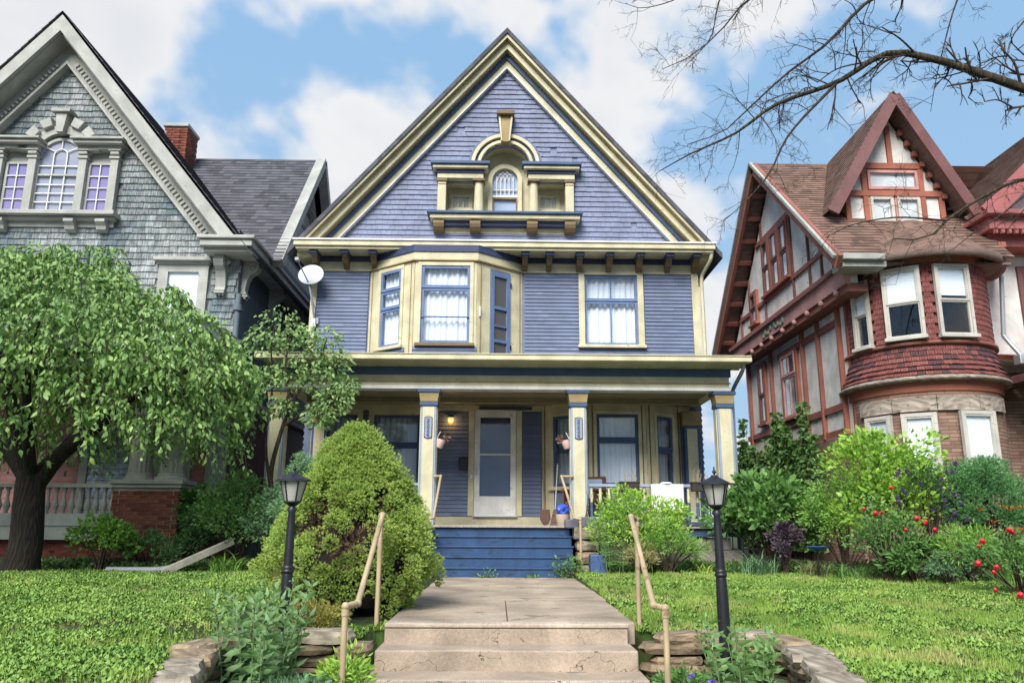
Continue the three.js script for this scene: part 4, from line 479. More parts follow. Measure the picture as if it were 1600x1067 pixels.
// ================= the stucco and timber house =================
std('stucco', [0.82, 0.8, 0.77], TX.paint, { roughness: 0.95, bumpMap: TX.fine, bumpScale: 0.004 }); std('stuccoWhite', [0.78, 0.77, 0.76], TX.paint, { roughness: 0.95, bumpMap: TX.fine, bumpScale: 0.003 });
painted('timber', [0.32, 0.115, 0.085]); painted('timberred', [0.38, 0.125, 0.08]); painted('maroon', [0.18, 0.075, 0.075]); painted('salmon', [0.55, 0.29, 0.27]); painted('rosered', [0.4, 0.13, 0.13]); std('soffitwood', [0.3, 0.22, 0.2], TX.wood, { roughness: 0.85 });
std('redshingleA', [0.29, 0.088, 0.078], TX.shake, { roughness: 0.85, bumpMap: TX.shake, bumpScale: 0.005 }); std('redshingleB', [0.35, 0.118, 0.1], TX.shake, { roughness: 0.85, bumpMap: TX.shake, bumpScale: 0.005 }); std('redshingleC', [0.14, 0.065, 0.07], TX.shake, { roughness: 0.9, bumpMap: TX.shake, bumpScale: 0.005 });
std('brownroof', [0.21, 0.125, 0.095], TX.tabs, { roughness: 0.92, bumpMap: TX.fine, bumpScale: 0.004 }); std('limestone', [0.56, 0.49, 0.43], TX.stone, { roughness: 0.9 });
TX.brick = tex(512, (u, v) => { const row = Math.floor(v * 32), x = (u * 8 + (row % 2) * 0.5) % 1, yy = v * 32 % 1, m = x < 0.03 || yy < 0.16, q = Math.abs(Math.sin(row * 12.9 + Math.floor(u * 8 + (row % 2) * 0.5) % 8 * 78.2) * 43758.5) % 1, w = 0.82 + 0.3 * q + 0.3 * tn(u, v, 5, 5, 4); return m ? [0.62, 0.6, 0.58] : [w, w * 0.97, w * 0.95]; }, true, 0.5);
std('romanbrick', [0.32, 0.21, 0.16], TX.brick, { roughness: 0.9, bumpMap: TX.brick, bumpScale: 0.003 });
std('whiteframe', [0.6, 0.57, 0.52], TX.paint, { roughness: 0.5 });
const rh = group('tudor_house', scene, 0.2, 0, 0); tag(rh, 'half-timbered stucco house with round shingled tower and steep brown roofs', 'house');
const GZ = -1.75, GA = 9.3, GXW = 6.05;                                            // gable centre, apex, wall plane
// carcass
{ const s = shape([[5.3, 0], [5.3, 5.15], [-0.75, 5.15], [-0.75, 0]]); for (const [z, y0, y1, w] of [[-2.0, 3.2, 4.65, 0.85], [-3.9, 3.3, 4.75, 0.4], [-3.15, 1.2, 2.1, 0.9]]) s.holes.push(pathOf([[-z - w / 2, y0], [-z - w / 2, y1], [-z + w / 2, y1], [-z + w / 2, y0]])); mesh('side_wall', ext(s, 6.3, 6.5).rotateY(Math.PI / 2), M.stucco, rh); }
mesh('wall', [ box(6.5, 11.8, 0, 5.4, -5.3, -5.1), box(6.3, 6.62, 0, 5.4, 0.76, 0.95), box(8.6, 14, 0, 6.5, 1.0, 1.2)], M.stucco, rh);
mesh('stucco_panel', box(8.76, 14, 3.75, 5.9, 1.21, 1.23), M.stuccoWhite, rh);
{ const s = shape([[5.3, 5.15], [5.3, 5.5], [-GZ, 8.95], [-1.85, 5.45], [-1.85, 5.15]]); for (const [z, y0, y1, w] of [[-2.3, 6.2, 7.5, 0.42], [-1.7, 6.2, 7.5, 0.42], [-1.1, 6.2, 7.5, 0.42], [-3.4, 5.75, 6.5, 0.4]]) s.holes.push(pathOf([[-z - w / 2, y0], [-z - w / 2, y1], [-z + w / 2, y1], [-z + w / 2, y0]])); mesh('gable_wall', ext(s, GXW, GXW + 0.15).rotateY(Math.PI / 2), M.stucco, rh); mesh('attic_floor', box(6.3, 8.5, 5.42, 5.5, -5.2, 1.7), M.room, rh); }
mesh('brick_base', [box(6.24, 6.3, 0, 2.5, -2.7, 0.75), box(6.24, 6.3, 0, 2.5, -5.3, -3.6), box(6.24, 6.3, 0, 1.2, -3.6, -2.7), box(6.24, 6.3, 2.1, 2.5, -3.6, -2.7), box(6.24, 6.7, 0, 2.5, 0.751, 0.99), box(8.6, 14, 0, 3.6, 1.201, 1.3)], M.romanbrick, rh);
// side wall timbers, each a piece
const T = (name, a, b, w, h, mat = M.timber) => mesh(name, bar(a, b, w, h), mat, rh);
for (const z of [-4.9, -3.2, -1.15, -0.3, 0.72]) T('timber_post', [6.28, 2.5, z], [6.28, 5.12, z], 0.14, 0.06, z > 0 ? M.timberred : M.timber);
for (const [y, z0, z1] of [[3.05, -5.3, 0.7], [4.72, -2.7, 0.7], [2.56, -5.3, 0.7]]) T('timber_rail', [6.27, y, z0], [6.27, y, z1], 0.05, 0.13);
for (const [x, y0, y1] of [[6.36, 2.5, 5.15]]) T('timber_post', [x, y0, 1.0], [x, y1, 1.0], 0.16, 0.08, M.timberred);
T('timber_rail', [6.3, 3.05, 0.985], [6.7, 3.05, 0.985], 0.05, 0.14); T('timber_rail', [6.3, 2.52, 1.03], [6.7, 2.52, 1.03], 0.08, 0.1);
// jettied gable: fascia, corbels, ornament
mesh('jetty_fascia', box(5.93, 6.04, 5.12, 5.46, -5.35, 1.9), M.salmon, rh); mesh('jetty_moulding', [box(5.88, 6.045, 5.461, 5.53, -5.35, 1.92)], M.timber, rh); mesh('jetty_beam', box(5.98, 6.35, 4.98, 5.119, -5.3, 1.9), M.timber, rh);
{ const gs = []; for (let z = -5.2; z < 1.9; z += 0.11) gs.push(new THREE.BoxGeometry(0.05, 0.05, 0.06).translate(5.875, 5.44, z)); mesh('dentil_course', gs, M.maroon, rh); const g = triUV(new THREE.SphereGeometry(0.065, 10, 8)); for (let z = -5.0; z < 1.9; z += 0.72) put('corbel', g, M.salmon, rh, 5.95, 5.06, z); }
mesh('garland', [[-2.6, 5.2], [-2.45, 5.27], [-2.3, 5.22], [-2.1, 5.3], [-1.95, 5.4], [-1.85, 5.32], [-1.75, 5.24], [-1.6, 5.27], [-1.45, 5.22], [-1.3, 5.27]].map(([z, y], i) => new THREE.SphereGeometry(0.055, 7, 5).scale(0.5, 1 + 0.5 * (i % 2), 1.3).translate(5.92, y, z)), std('verdigris', [0.2, 0.24, 0.19], null, { roughness: 0.8 }), rh);
for (const z of [-4.5, -3.75, -2.6, -0.75, 0.15, 0.75, 1.3]) { const top = z < GZ ? 5.5 + (z + 5.3) / 3.55 * 3.4 : 5.45 + (1.85 - z) / 3.6 * 3.45; T('timber_stud', [6.03, 5.53, z], [6.03, Math.min(top, 8.7), z], 0.06, 0.05, M.maroon); }
T('timber_rail', [6.02, 6.1, -4.6], [6.02, 6.1, 1.15], 0.05, 0.09); T('timber_rail', [6.02, 7.62, -3.0], [6.02, 7.62, -0.5], 0.05, 0.1);
for (const [z, y0, y1, w] of [[-2.3, 6.2, 7.5, 0.42], [-1.7, 6.2, 7.5, 0.42], [-1.1, 6.2, 7.5, 0.42], [-3.4, 5.75, 6.5, 0.4]]) windowUnit(rh, 6.03, z, y0, y1, w, { turn: -Math.PI / 2, casing: 0.07, casingMat: M.timberred, sashMat: M.maroon, curtain: false, inset: 0.035 });
for (const [z, y0, y1, w, r] of [[-2.0, 3.2, 4.65, 0.85, [4.15]], [-3.9, 3.3, 4.75, 0.4, [4.0]]]) { windowUnit(rh, 6.27, z, y0, y1, w, { turn: -Math.PI / 2, casing: 0.09, casingMat: M.timberred, sashMat: w > 0.5 ? M.salmon : M.maroon, mullion: w > 0.5, rails: r, inset: 0.03, curtain: false }); }
mesh('basement_window', [box(6.26, 6.265, 1.2, 2.1, -3.6, -2.7)], M.glass, rh); mesh('basement_lintel', box(6.16, 6.24, 2.1, 2.4, -3.75, -2.55), M.maroon, rh);
// main roof with its barge boards
const EY = 5.5, EZ = 2.35, RB = -5.85;
coursedRoof(rh, 'roof_shingles', [5.62, EY, EZ], [8.85, EY, EZ], [9.4, GA, GZ], [5.62, GA, GZ], M.brownroof, 40); coursedRoof(rh, 'roof_shingles', [5.62, EY, RB], [12, EY, RB], [12, GA, GZ], [5.62, GA, GZ], M.brownroof, 30);
for (const [z, y] of [[EZ, EY], [RB, EY]]) { mesh('barge_board', bar([5.66, y - 0.12, z], [5.66, GA - 0.12, GZ], 0.08, 0.26), M.timber, rh); mesh('barge_cap', bar([5.6, y - 0.02, z], [5.6, GA + 0.0, GZ], 0.1, 0.06), M.greytrim, rh); }
mesh('roof_soffit', [bar([5.86, EY - 0.13, EZ], [5.86, GA - 0.13, GZ], 0.4, 0.04), bar([5.86, EY - 0.13, RB], [5.86, GA - 0.13, GZ], 0.4, 0.04)], M.soffitwood, rh); for (let i = 1; i < 9; i++) { const t = i / 9; mesh('lookout', box(5.7, 6.06, -0.05, 0.05, -0.05, 0.05).rotateX(0.7).translate(0, EY - 0.2 + (GA - EY) * t, RB + (GZ - RB) * t), M.timber, rh); }
mesh('eave_gutter', [rbox(5.7, 6.45, 5.4, 5.52, 2.3, 2.46, 0.02), box(5.72, 6.5, 5.3, 5.4, 1.9, 2.36)], M.greytrim, rh); mesh('eave_soffit', box(6.05, 8.8, 5.38, 5.42, 0.95, 2.3), M.soffitwood, rh);
// dormer on the front slope
{ const dz = 1.0, dx = 7.5, hw = 0.95, base = 6.6, ap = 9.35; mesh('dormer_wall', [poly([[dx - hw, base], [dx + hw, base], [dx + hw, 7.35], [dx, 9.05], [dx - hw, 7.35]], dz - 0.12, dz), box(dx - hw, dx - hw + 0.1, 6.3, 7.35, -0.8, dz - 0.121), box(dx + hw - 0.1, dx + hw, 6.3, 7.35, -0.8, dz - 0.121)], M.stuccoWhite, rh);
  coursedRoof(rh, 'dormer_roof_shingles', [dx - 1.42, 6.85, dz + 0.35], [dx - 1.42, 6.85, -1.2], [dx, ap, -1.7], [dx, ap, dz + 0.45], M.brownroof, 24); coursedRoof(rh, 'dormer_roof_shingles', [dx + 1.42, 6.85, dz + 0.35], [dx + 1.42, 6.85, -1.2], [dx, ap, -1.7], [dx, ap, dz + 0.45], M.brownroof, 24);
  for (const s of [-1, 1]) { mesh('dormer_barge_board', bar([dx + s * 1.42, 6.75, dz + 0.38], [dx, ap - 0.12, dz + 0.48], 0.06, 0.22), M.maroon, rh); mesh('dormer_soffit', bar([dx + s * 1.3, 6.88, dz + 0.15], [dx + s * 0.03, ap - 0.2, dz + 0.2], 0.42, 0.03), M.soffitwood, rh); for (let i = 1; i < 8; i++) { const t = i / 8; mesh('dormer_block', box(-0.05, 0.05, -0.05, 0.05, -0.05, 0.05).translate(dx + s * (1.12 - 1.0 * t), 7.0 + 1.85 * t, dz + 0.06), M.timber, rh); } }
  for (const [a, b, w] of [[[dx, 7.95, dz + 0.02], [dx, 8.8, dz + 0.02], 0.1], [[dx - 0.58, 6.6, dz + 0.02], [dx - 0.58, 7.9, dz + 0.02], 0.1], [[dx + 0.58, 6.6, dz + 0.02], [dx + 0.58, 7.9, dz + 0.02], 0.1], [[dx - 0.95, 6.5, dz + 0.02], [dx - 0.95, 7.35, dz + 0.02], 0.1], [[dx + 0.95, 6.5, dz + 0.02], [dx + 0.95, 7.35, dz + 0.02], 0.1]]) mesh('dormer_timber', bar(a, b, w, 0.06), M.timberred, rh);
  for (const [y, h] of [[7.9, 0.66], [7.3, 0.98]]) mesh('dormer_timber', bar([dx - h, y, dz + 0.03], [dx + h, y, dz + 0.03], 0.06, 0.12), M.timberred, rh);
  windowUnit(rh, dx, dz, 7.38, 7.8, 1.02, { casing: 0, rails: [], sashMat: M.salmon, curtain: M.lavender, inset: 0.05 }); for (const s of [-0.27, 0.27]) windowUnit(rh, dx + s, dz, 6.68, 7.22, 0.46, { casing: 0.03, depth: 0.03, rails: [], casingMat: M.salmon, sashMat: M.whiteframe, curtain: M.lavender, inset: 0.05 }); 
  mesh('dormer_sill', rbox(dx - 0.98, dx + 0.98, 6.52, 6.6, dz - 0.1, dz + 0.1, 0.015), M.maroon, rh); mesh('dormer_flashing', [bar([dx - 1.0, 6.5, dz + 0.3], [dx - 1.0, 7.5, -0.6], 0.16, 0.02), bar([dx + 1.0, 6.5, dz + 0.3], [dx + 1.0, 7.5, -0.6], 0.16, 0.02)], M.galv, rh); }
// round tower
{ const cx = 7.55, cz = 1.15, r = 1.24, lat = (prof, n = 48) => lathe(prof, n).translate(cx, 0, cz), at = (phi, rad) => [cx - rad * Math.sin(phi), cz + rad * Math.cos(phi)];
  { const gaps = [[1.25, 0.13], [0.62, 0.215], [-0.04, 0.215]], seg = (a, b, y0, y1) => new THREE.LatheGeometry([new THREE.Vector2(r - 0.02, y0), new THREE.Vector2(r - 0.02, y1)], Math.max(2, Math.round((b - a) * 8)), a, b - a).translate(cx, 0, cz), gs = [], A = []; let prev = -Math.PI; for (const [p, h] of gaps) { gs.push(seg(prev, -p - h, 3.1, 5.5), seg(-p - h, -p + h, 3.1, 4.02), seg(-p - h, -p + h, 5.24, 5.5)); prev = -p + h; } gs.push(seg(prev, Math.PI, 3.1, 5.5)); mesh('tower_core', gs, M.redshingleA, rh); M.redshingleA.side = THREE.DoubleSide; } mesh('tower_brick', lat([[r + 0.02, -0.1], [r + 0.02, 3.05]]), M.romanbrick, rh);
  mesh('tower_band', lat([[r + 0.03, 3.05], [r + 0.06, 3.07], [r + 0.06, 3.2], [r + 0.12, 3.22]]), M.timberred, rh); mesh('tower_moulding', lat([[r + 0.12, 3.225], [r + 0.2, 3.24], [r + 0.22, 3.28], [r + 0.18, 3.32], [r + 0.1, 3.33]]), M.limestone, rh);
  mesh('tower_cornice', lat([[r - 0.02, 5.38], [r + 0.05, 5.4], [r + 0.05, 5.5], [r + 0.12, 5.52], [r + 0.13, 5.56]]), M.timberred, rh); mesh('tower_gutter', lat([[r, 5.56], [r + 0.28, 5.42], [r + 0.36, 5.42], [r + 0.38, 5.54], [r + 0.3, 5.56]]), M.soffitwood, rh); mesh('tower_eave', lat([[r + 0.35, 5.545], [r - 0.15, 6.0], [r - 0.9, 6.55]]), M.brownroof, rh); mesh('tower_belt', lat([[r, 3.88], [r + 0.07, 3.89], [r + 0.07, 3.95], [r, 3.96]]), M.timber, rh);
  // limestone lintel blocks
  for (let i = 0; i < 4; i++) { const p0 = -0.75 + i * 0.55, a0 = -Math.PI / 2 - p0 - 0.55, s = new THREE.Shape(); s.absarc(0, 0, r + 0.075, a0 + 0.005, a0 + 0.545, false); s.absarc(0, 0, r - 0.05, a0 + 0.545, a0 + 0.005, true); mesh('lintel_block', new THREE.ExtrudeGeometry(s, { depth: 0.25, bevelEnabled: false, curveSegments: 8 }).rotateX(-Math.PI / 2).translate(cx, 2.72, cz), M.limestone, rh); }
  const wins = [[0.62, 4.05, 5.28, 0.54], [-0.04, 4.05, 5.28, 0.54], [1.25, 4.0, 5.2, 0.3]];
  for (const [phi, y0, y1, w] of wins) { const [x, z] = at(phi, r + 0.02), g = windowUnit(rh, x, z, y0, y1, w, { turn: -phi, casing: 0.05, depth: 0.05, casingMat: M.whiteframe, sashMat: M.whiteframe, sash: 0.03, curtain: false, inset: 0.0 }); mesh('roller_blind', box(-w / 2, w / 2, (y0 + y1) / 2 - (phi > 0.3 ? 0.02 : -0.1), y1, -0.024, -0.02), M.blind, g);}
  for (const [phi, y0, y1, w] of [[0.58, 1.7, 2.62, 0.44], [-0.12, 1.7, 2.64, 0.52], [1.1, 1.7, 2.62, 0.4]]) { const [x, z] = at(phi, r + 0.085), g = windowUnit(rh, x, z, y0, y1, w, { turn: -phi, casing: 0.06, depth: 0.05, casingMat: M.whiteframe, sashMat: M.whiteframe, sash: 0.03, curtain: false, inset: 0.0, rails: [1.9] }); mesh('roller_blind', box(-w / 2, w / 2, y0, y1, -0.024, -0.02), M.blind, g); }
  // shingles of the tower wall, each a piece, with the bell-cast skirt below
  const rs = rng(131), g0 = triUV(new THREE.BoxGeometry(0.118, 0.125, 0.016)), ms = [M.redshingleA, M.redshingleB]; let cnt = 0; const rest = [];
  for (let k = 0; k < 22; k++) { const y = 3.32 + k * 0.096, sk = Math.max(0, 1 - k / 6), rad = r + 0.004 + 0.14 * sk * sk, n = Math.floor(2.9 * rad / 0.122); for (let i = 0; i < n; i++) { const phi = -1.05 + (i + (k % 2) * 0.5) * 2.9 / n; const yy = y + 0.046; if (wins.some(([p, a, b, w]) => Math.abs(phi - p) * r < w / 2 + 0.06 && yy > a - 0.08 && yy < b + 0.08)) continue; if (yy > 3.86 && yy < 3.97) continue;
      const [x, z] = at(phi, rad + rr(0, 0.004, rs)); const mat = k < 6 ? (fbm3(phi * 2.5, yy * 3, 7, 3) + rr(-0.3, 0.3, rs) > 0.12 ? M.redshingleC : ms[rs() < 0.6 ? 0 : 1]) : ms[rs() < 0.5 ? 0 : 1]; const tilt = -0.1 - 0.75 * sk; if (cnt < 300) { const m = put('tower_shingle', g0, mat, rh, x, yy + rr(-0.006, 0.006, rs), z); m.rotation.set(tilt, -phi, 0, 'YXZ'); cnt++; } else rest.push(g0.clone().rotateX(tilt).rotateY(-phi).translate(x, yy, z)); } }
  if (rest.length) stuff(mesh('tower_shingles', rest, M.redshingleA, rh));
  mesh('tower_downspout', [pipe([8.86, 5.3, 1.9], [8.84, 4.2, 1.75], 0.04), tube([[8.84, 4.2, 1.75], [8.86, 4.05, 1.85], [8.96, 3.75, 2.0]], 0.04, 8, 10)], M.galv, rh); mesh('rain_head', rbox(8.85, 9.05, 3.6, 3.78, 1.9, 2.1, 0.02), M.galv, rh);
}
// front gable wing at the end: red pediment, stucco, porch roof, post
coursedRoof(rh, 'wing_roof_shingles', [8.75, 6.55, 1.9], [8.75, 6.55, -6], [12.4, 10.1, -6], [12.4, 10.1, 1.9], M.brownroof, 44); coursedRoof(rh, 'wing_roof_shingles', [16.05, 6.55, 1.9], [16.05, 6.55, -6], [12.4, 10.1, -6], [12.4, 10.1, 1.9], M.brownroof, 20);
mesh('wing_gable_wall', poly([[9.1, 6.5], [15.7, 6.5], [12.4, 9.75]], 1.3, 1.45), M.stuccoWhite, rh); mesh('wing_barge_board', [bar([8.75, 6.5, 1.95], [12.4, 10.0, 1.95], 0.08, 0.36), bar([16.05, 6.5, 1.95], [12.4, 10.0, 1.95], 0.08, 0.36)], M.rosered, rh);
mesh('wing_cornice', [rbox(8.75, 15.2, 6.2, 6.45, 1.3, 1.95, 0.03), rbox(8.65, 15.3, 6.451, 6.55, 1.3, 2.1, 0.02), box(8.85, 15.1, 5.95, 6.199, 1.25, 1.7)], M.rosered, rh); { const gs = []; for (let x = 8.85; x < 12; x += 0.13) gs.push(new THREE.BoxGeometry(0.06, 0.07, 0.06).translate(x, 6.16, 1.93)); mesh('wing_dentils', gs, M.rosered, rh); }
mesh('wing_bracket', [polyX([[1.24, 5.95], [1.95, 5.95], [1.95, 5.85], [1.5, 5.75], [1.3, 5.4], [1.24, 5.4]], 8.86, 9.0)], M.timberred, rh); mesh('wing_post', box(8.76, 8.9, 3.8, 5.95, 1.232, 1.29), M.maroon, rh); for (const x of [10.0]) windowUnit(rh, x, 1.24, 4.3, 5.6, 0.6, { casing: 0.1, casingMat: M.maroon, sashMat: M.maroon, curtain: M.drape, inset: 0.03 });
mesh('entry_roof', [polyX([[1.31, 3.95], [3.2, 3.45], [3.2, 3.35], [1.31, 3.85]], 8.95, 14), ], M.timberred, rh); mesh('entry_fascia', rbox(8.9, 14, 3.1, 3.34, 2.95, 3.12, 0.02), M.timberred, rh); mesh('entry_gutter', rbox(8.75, 9.1, 3.25, 3.4, 1.35, 3.2, 0.02), M.maroon, rh);
mesh('entry_post', rbox(8.98, 9.16, 0.2, 3.1, 2.4, 2.58, 0.012), M.timberred, rh); mesh('entry_rail', [rbox(9.16, 13, 1.1, 1.2, 2.42, 2.54, 0.01)], M.timberred, rh);
// ================= plants =================
const GREEN = { lime: [[0.232, 0.435, 0.0435], [0.39, 0.598, 0.078]], mid: [[0.0725, 0.189, 0.0362], [0.169, 0.351, 0.065]], deep: [[0.0435, 0.123, 0.0362], [0.104, 0.234, 0.0585]], blue: [[0.087, 0.203, 0.087], [0.182, 0.325, 0.143]], fresh: [[0.131, 0.304, 0.0362], [0.273, 0.494, 0.065]], yellow: [[0.348, 0.464, 0.058], [0.546, 0.65, 0.117]], purple: [[0.05, 0.035, 0.05], [0.13, 0.075, 0.10]], spruce: [[0.22, 0.34, 0.06], [0.42, 0.54, 0.12]], juniper: [[0.0725, 0.217, 0.0725], [0.143, 0.338, 0.104]] };
// a bush: leaf clumps round twig ends, spread through an uneven volume, on real stems
function bush(name, label, category, [x, z], h, rx, rz, n, leaf, cols, seed, o = {}) {
  const r = rng(seed), y0 = groundY(x, z), g = group(name, scene, x, y0, z); tag(g, label, category, o.group);
  const nc = o.clumps || Math.round(14 + n / 220), base = o.base ?? 0.12, list = [], stems = [], lg = Array.isArray(leaf) ? leafGeo(...leaf) : leaf;
  for (let c = 0; c < nc; c++) {
    const d = sphereDir(r); d.y = Math.abs(d.y) * 1.1 - 0.35 * r(); const k = (o.hollow ?? 0.45) + (1 - (o.hollow ?? 0.45)) * Math.cbrt(r()), wob = 1 + 0.25 * perlin.noise(d.x * 2 + seed, d.y * 2, d.z * 2);
    const cp = V(d.x * rx * k * wob, base * h + Math.max(0, (0.42 + 0.52 * d.y * k * wob)) * (1 - base) * h, d.z * rz * k * wob), cr = (o.cr || 0.2) * Math.min(h, rx * 2) * rr(0.7, 1.3, r), tone = rr(-0.25, 0.25, r);
    if (c % 2 === 0 || nc < 30) stems.push(taper([[rr(-0.08, 0.08, r) * rx, -0.03, rr(-0.08, 0.08, r) * rz], [cp.x * 0.45, cp.y * 0.5, cp.z * 0.45], [cp.x, cp.y, cp.z]], o.stem || 0.012, 0.004, 5));
    for (let i = 0; i < n / nc; i++) { const e = sphereDir(r), q = Math.cbrt(r()) * cr, p = V(cp.x + e.x * q, cp.y + e.y * q * 0.8, cp.z + e.z * q); if (p.y < 0.02) p.y = 0.02 + 0.05 * r();
      const dir = e.clone().multiplyScalar(0.8).add(V(p.x / rx * 0.5, (o.up ?? 0.35), p.z / rz * 0.5)).add(V(rr(-0.4, 0.4, r), rr(-0.4, 0.4, r) - (o.droop || 0), rr(-0.4, 0.4, r))).normalize();
      list.push([p.x, p.y, p.z, aim(dir, r() * 6.3), rr(0.65, 1.2, r), mixc(cols[0], cols[1], Math.min(1, Math.max(0, r() * 0.8 + 0.1 + tone)))]); } }
  mesh('stems', stems, o.stemMat || M.twig, g); inst('foliage', lg, o.mat || M.leaf, list, g); return g;
}
// strap-leaved clump: every leaf rises from the ground and arches over
function strapClump(name, label, category, [x, z], h, n, w, cols, seed, o = {}) {
  const r = rng(seed), g = group(name, scene, x, groundY(x, z), z); tag(g, label, category, o.group); const gs = [0, 1, 2].map(i => { const L = h * (0.8 + 0.2 * i), p = [], idx = [], m = 6; for (let k = 0; k <= m; k++) { const t = k / m, wd = w * Math.sin(Math.PI * Math.min(0.97, 0.12 + t * 0.88)), yy = L * (t - 0.42 * t * t * (o.arch ?? 1)), zz = L * 0.55 * t * t * (o.arch ?? 1); p.push(-wd / 2, yy, zz, wd / 2, yy, zz); if (k) { const a = 2 * k - 2; idx.push(a, a + 1, a + 2, a + 1, a + 3, a + 2); } } const q = new THREE.BufferGeometry(); q.setAttribute('position', new THREE.Float32BufferAttribute(p, 3)); q.setIndex(idx); q.computeVertexNormals(); return q; });
  const lists = [[], [], []]; for (let i = 0; i < n; i++) { const a = r() * 6.3, d = Math.sqrt(r()) * (o.spread ?? 0.1); lists[i % 3].push([Math.cos(a) * d, 0, Math.sin(a) * d, new THREE.Quaternion().setFromEuler(new THREE.Euler(rr(-0.05, 0.35, r), r() * 6.3, 0, 'YXZ')), rr(0.7, 1.15, r), mixc(cols[0], cols[1], r())]); }
  lists.forEach((l, i) => inst('leaves', gs[i], M.leaf, l, g)); return g;
}
function stalkPlant(name, label, category, [x, z], y0, h, ns, leaf, cols, seed, o = {}) {          // upright stalks with pairs of leaves
  const r = rng(seed), g = group(name, scene, x, y0, z), list = [], st = []; tag(g, label, category, o.group); const lg = leafGeo(...leaf);
  for (let s = 0; s < ns; s++) { const a = r() * 6.3, d = Math.sqrt(r()) * (o.spread ?? 0.2), bx = Math.cos(a) * d, bz = Math.sin(a) * d, H = h * rr(0.6, 1, r), lx = Math.cos(a) * H * rr(0.05, 0.32, r), lz = Math.sin(a) * H * rr(0.05, 0.32, r); st.push(taper([[bx, -0.03, bz], [bx + lx * 0.4, H * 0.5, bz + lz * 0.4], [bx + lx, H, bz + lz]], 0.007, 0.003, 5));
    const m = Math.round(H / (o.gap ?? 0.045)); for (let k = 1; k <= m; k++) { const t = k / m; if (t < 0.12) continue; for (let q = 0; q < (o.per ?? 2); q++) { const an = k * 1.57 + q * 2 * Math.PI / (o.per ?? 2) + rr(-0.4, 0.4, r), up = 0.15 + 0.75 * t; const dir = V(Math.cos(an), up - (o.droop ?? 0.25), Math.sin(an)).normalize(); list.push([bx + lx * t * t, H * t, bz + lz * t * t, aim(dir, r() * 0.8 - 0.4 + 3.14), rr(0.6, 1.1, r) * (1.1 - 0.5 * t), mixc(cols[0], cols[1], Math.min(1, 0.25 + 0.6 * t * r() + 0.3 * r()))]); } } }
  mesh('stems', st, M.leaf === 0 ? M.twig : std('stalk', [0.14, 0.2, 0.07], null, { roughness: 0.8 }), g); inst('foliage', lg, M.leaf, list, g); return g;
}
// --- weeping tree in front of the grey house
{ const r = rng(201), g = group('weeping_tree', scene, -6.86, 0.08, 4.1); tag(g, 'weeping broad-leaved tree with dark forked trunk in front of the grey house', 'tree');
  mesh('trunk', [taper([[0.0, -0.15, 0], [0.03, 0.4, 0], [-0.01, 0.95, 0], [-0.03, 1.4, 0]], 0.23, 0.19, 14), taper([[0, -0.15, 0], [0.0, 0.12, 0], [0, 0.35, 0]], 0.31, 0.2, 14)], M.bark, g);
  const limbs = [[[0.03, 1.15, 0], [0.4, 1.62, 0.1], [0.85, 1.95, 0.2], [1.5, 2.5, 0.3], [2.2, 2.9, 0.2]], [[0.02, 1.3, 0.05], [0.35, 1.85, -0.2], [0.6, 2.5, -0.4], [0.9, 3.4, -0.5]], [[-0.05, 1.3, 0], [-0.2, 2.0, 0.2], [-0.5, 2.8, 0.3], [-0.9, 3.8, 0.3]], [[-0.05, 1.25, 0], [-0.7, 1.9, -0.2], [-1.5, 2.6, -0.3], [-2.4, 3.1, 0]], [[0, 1.3, 0.05], [0.2, 2.1, 0.7], [0.4, 2.8, 1.2], [0.7, 3.2, 1.6]]];
  limbs.forEach((l, i) => mesh('limb', taper(l, [0.12, 0.1, 0.13, 0.12, 0.09][i], 0.03, 9), M.bark, g));
  const lists = [[], []], twigs = [], rx = 3.3, rz = 2.3;
  for (let s = 0; s < 2700; s++) { const a = r() * 6.283, d = Math.sqrt(r()), lob = 1 + 0.3 * perlin.noise(Math.cos(a) * 1.7, Math.sin(a) * 1.7, 3.3), px = Math.cos(a) * d * rx * lob - 0.3, pz = Math.sin(a) * d * rz * lob, top = 2.45 + 2.3 * Math.sqrt(Math.max(0, 1 - d * d * 0.93)) * (1 - 0.3 * Math.max(0, px / rx)) * (0.92 + 0.34 * perlin.noise(px * 0.95, 4, pz * 0.95) + 0.16 * perlin.noise(px * 2.4, 9, pz * 2.4)), deep = r(), y = Math.max(1.75, top - (deep < 0.62 ? rr(0, 0.3, r) : rr(0.3, Math.max(0.4, top - 1.9), r)));
    const hole = fbm3(px * 0.9 + 5, y * 0.9, pz * 0.9, 3); if (hole < -0.23) continue; const L = rr(0.35, 0.85, r), ox = Math.cos(a) * rr(0.1, 0.4, r), oz = Math.sin(a) * rr(0.1, 0.4, r) + 0.05, n = Math.round(L / 0.03), tone = rr(-0.2, 0.3, r) + 0.25 * hole; const P = t => [px + ox * t, Math.max(1.38 + 0.3 * hole, y + 0.12 * t - L * t * t * 0.9), pz + oz * t];
    if (s % 3 === 0) twigs.push(taper([P(0), P(0.5), P(1)], 0.008, 0.003, 4));
    for (let k = 0; k < n; k++) { const t = k / n, [qx, qy, qz] = P(t), b = r() * 6.283, dir = V(Math.cos(b) * 0.6 + ox, -0.75 - 0.4 * t + rr(-0.2, 0.35, r), Math.sin(b) * 0.6 + oz).normalize(); lists[k % 2].push([qx + Math.cos(b) * 0.04, qy, qz + Math.sin(b) * 0.04, aim(dir, r() * 6.3), rr(0.5, 1.25, r), mixc([0.1, 0.23, 0.045], [0.31, 0.48, 0.12], Math.min(1, Math.max(0, r() * 0.8 + tone)))]); } }
  mesh('twigs', twigs, M.twig, g); inst('crown', leafGeo(0.105, 0.052, 0.3, 0.3), M.leaf, lists[0], g); inst('crown', leafGeo(0.085, 0.042, 0.15, 0.35), M.leaf, lists[1], g); }
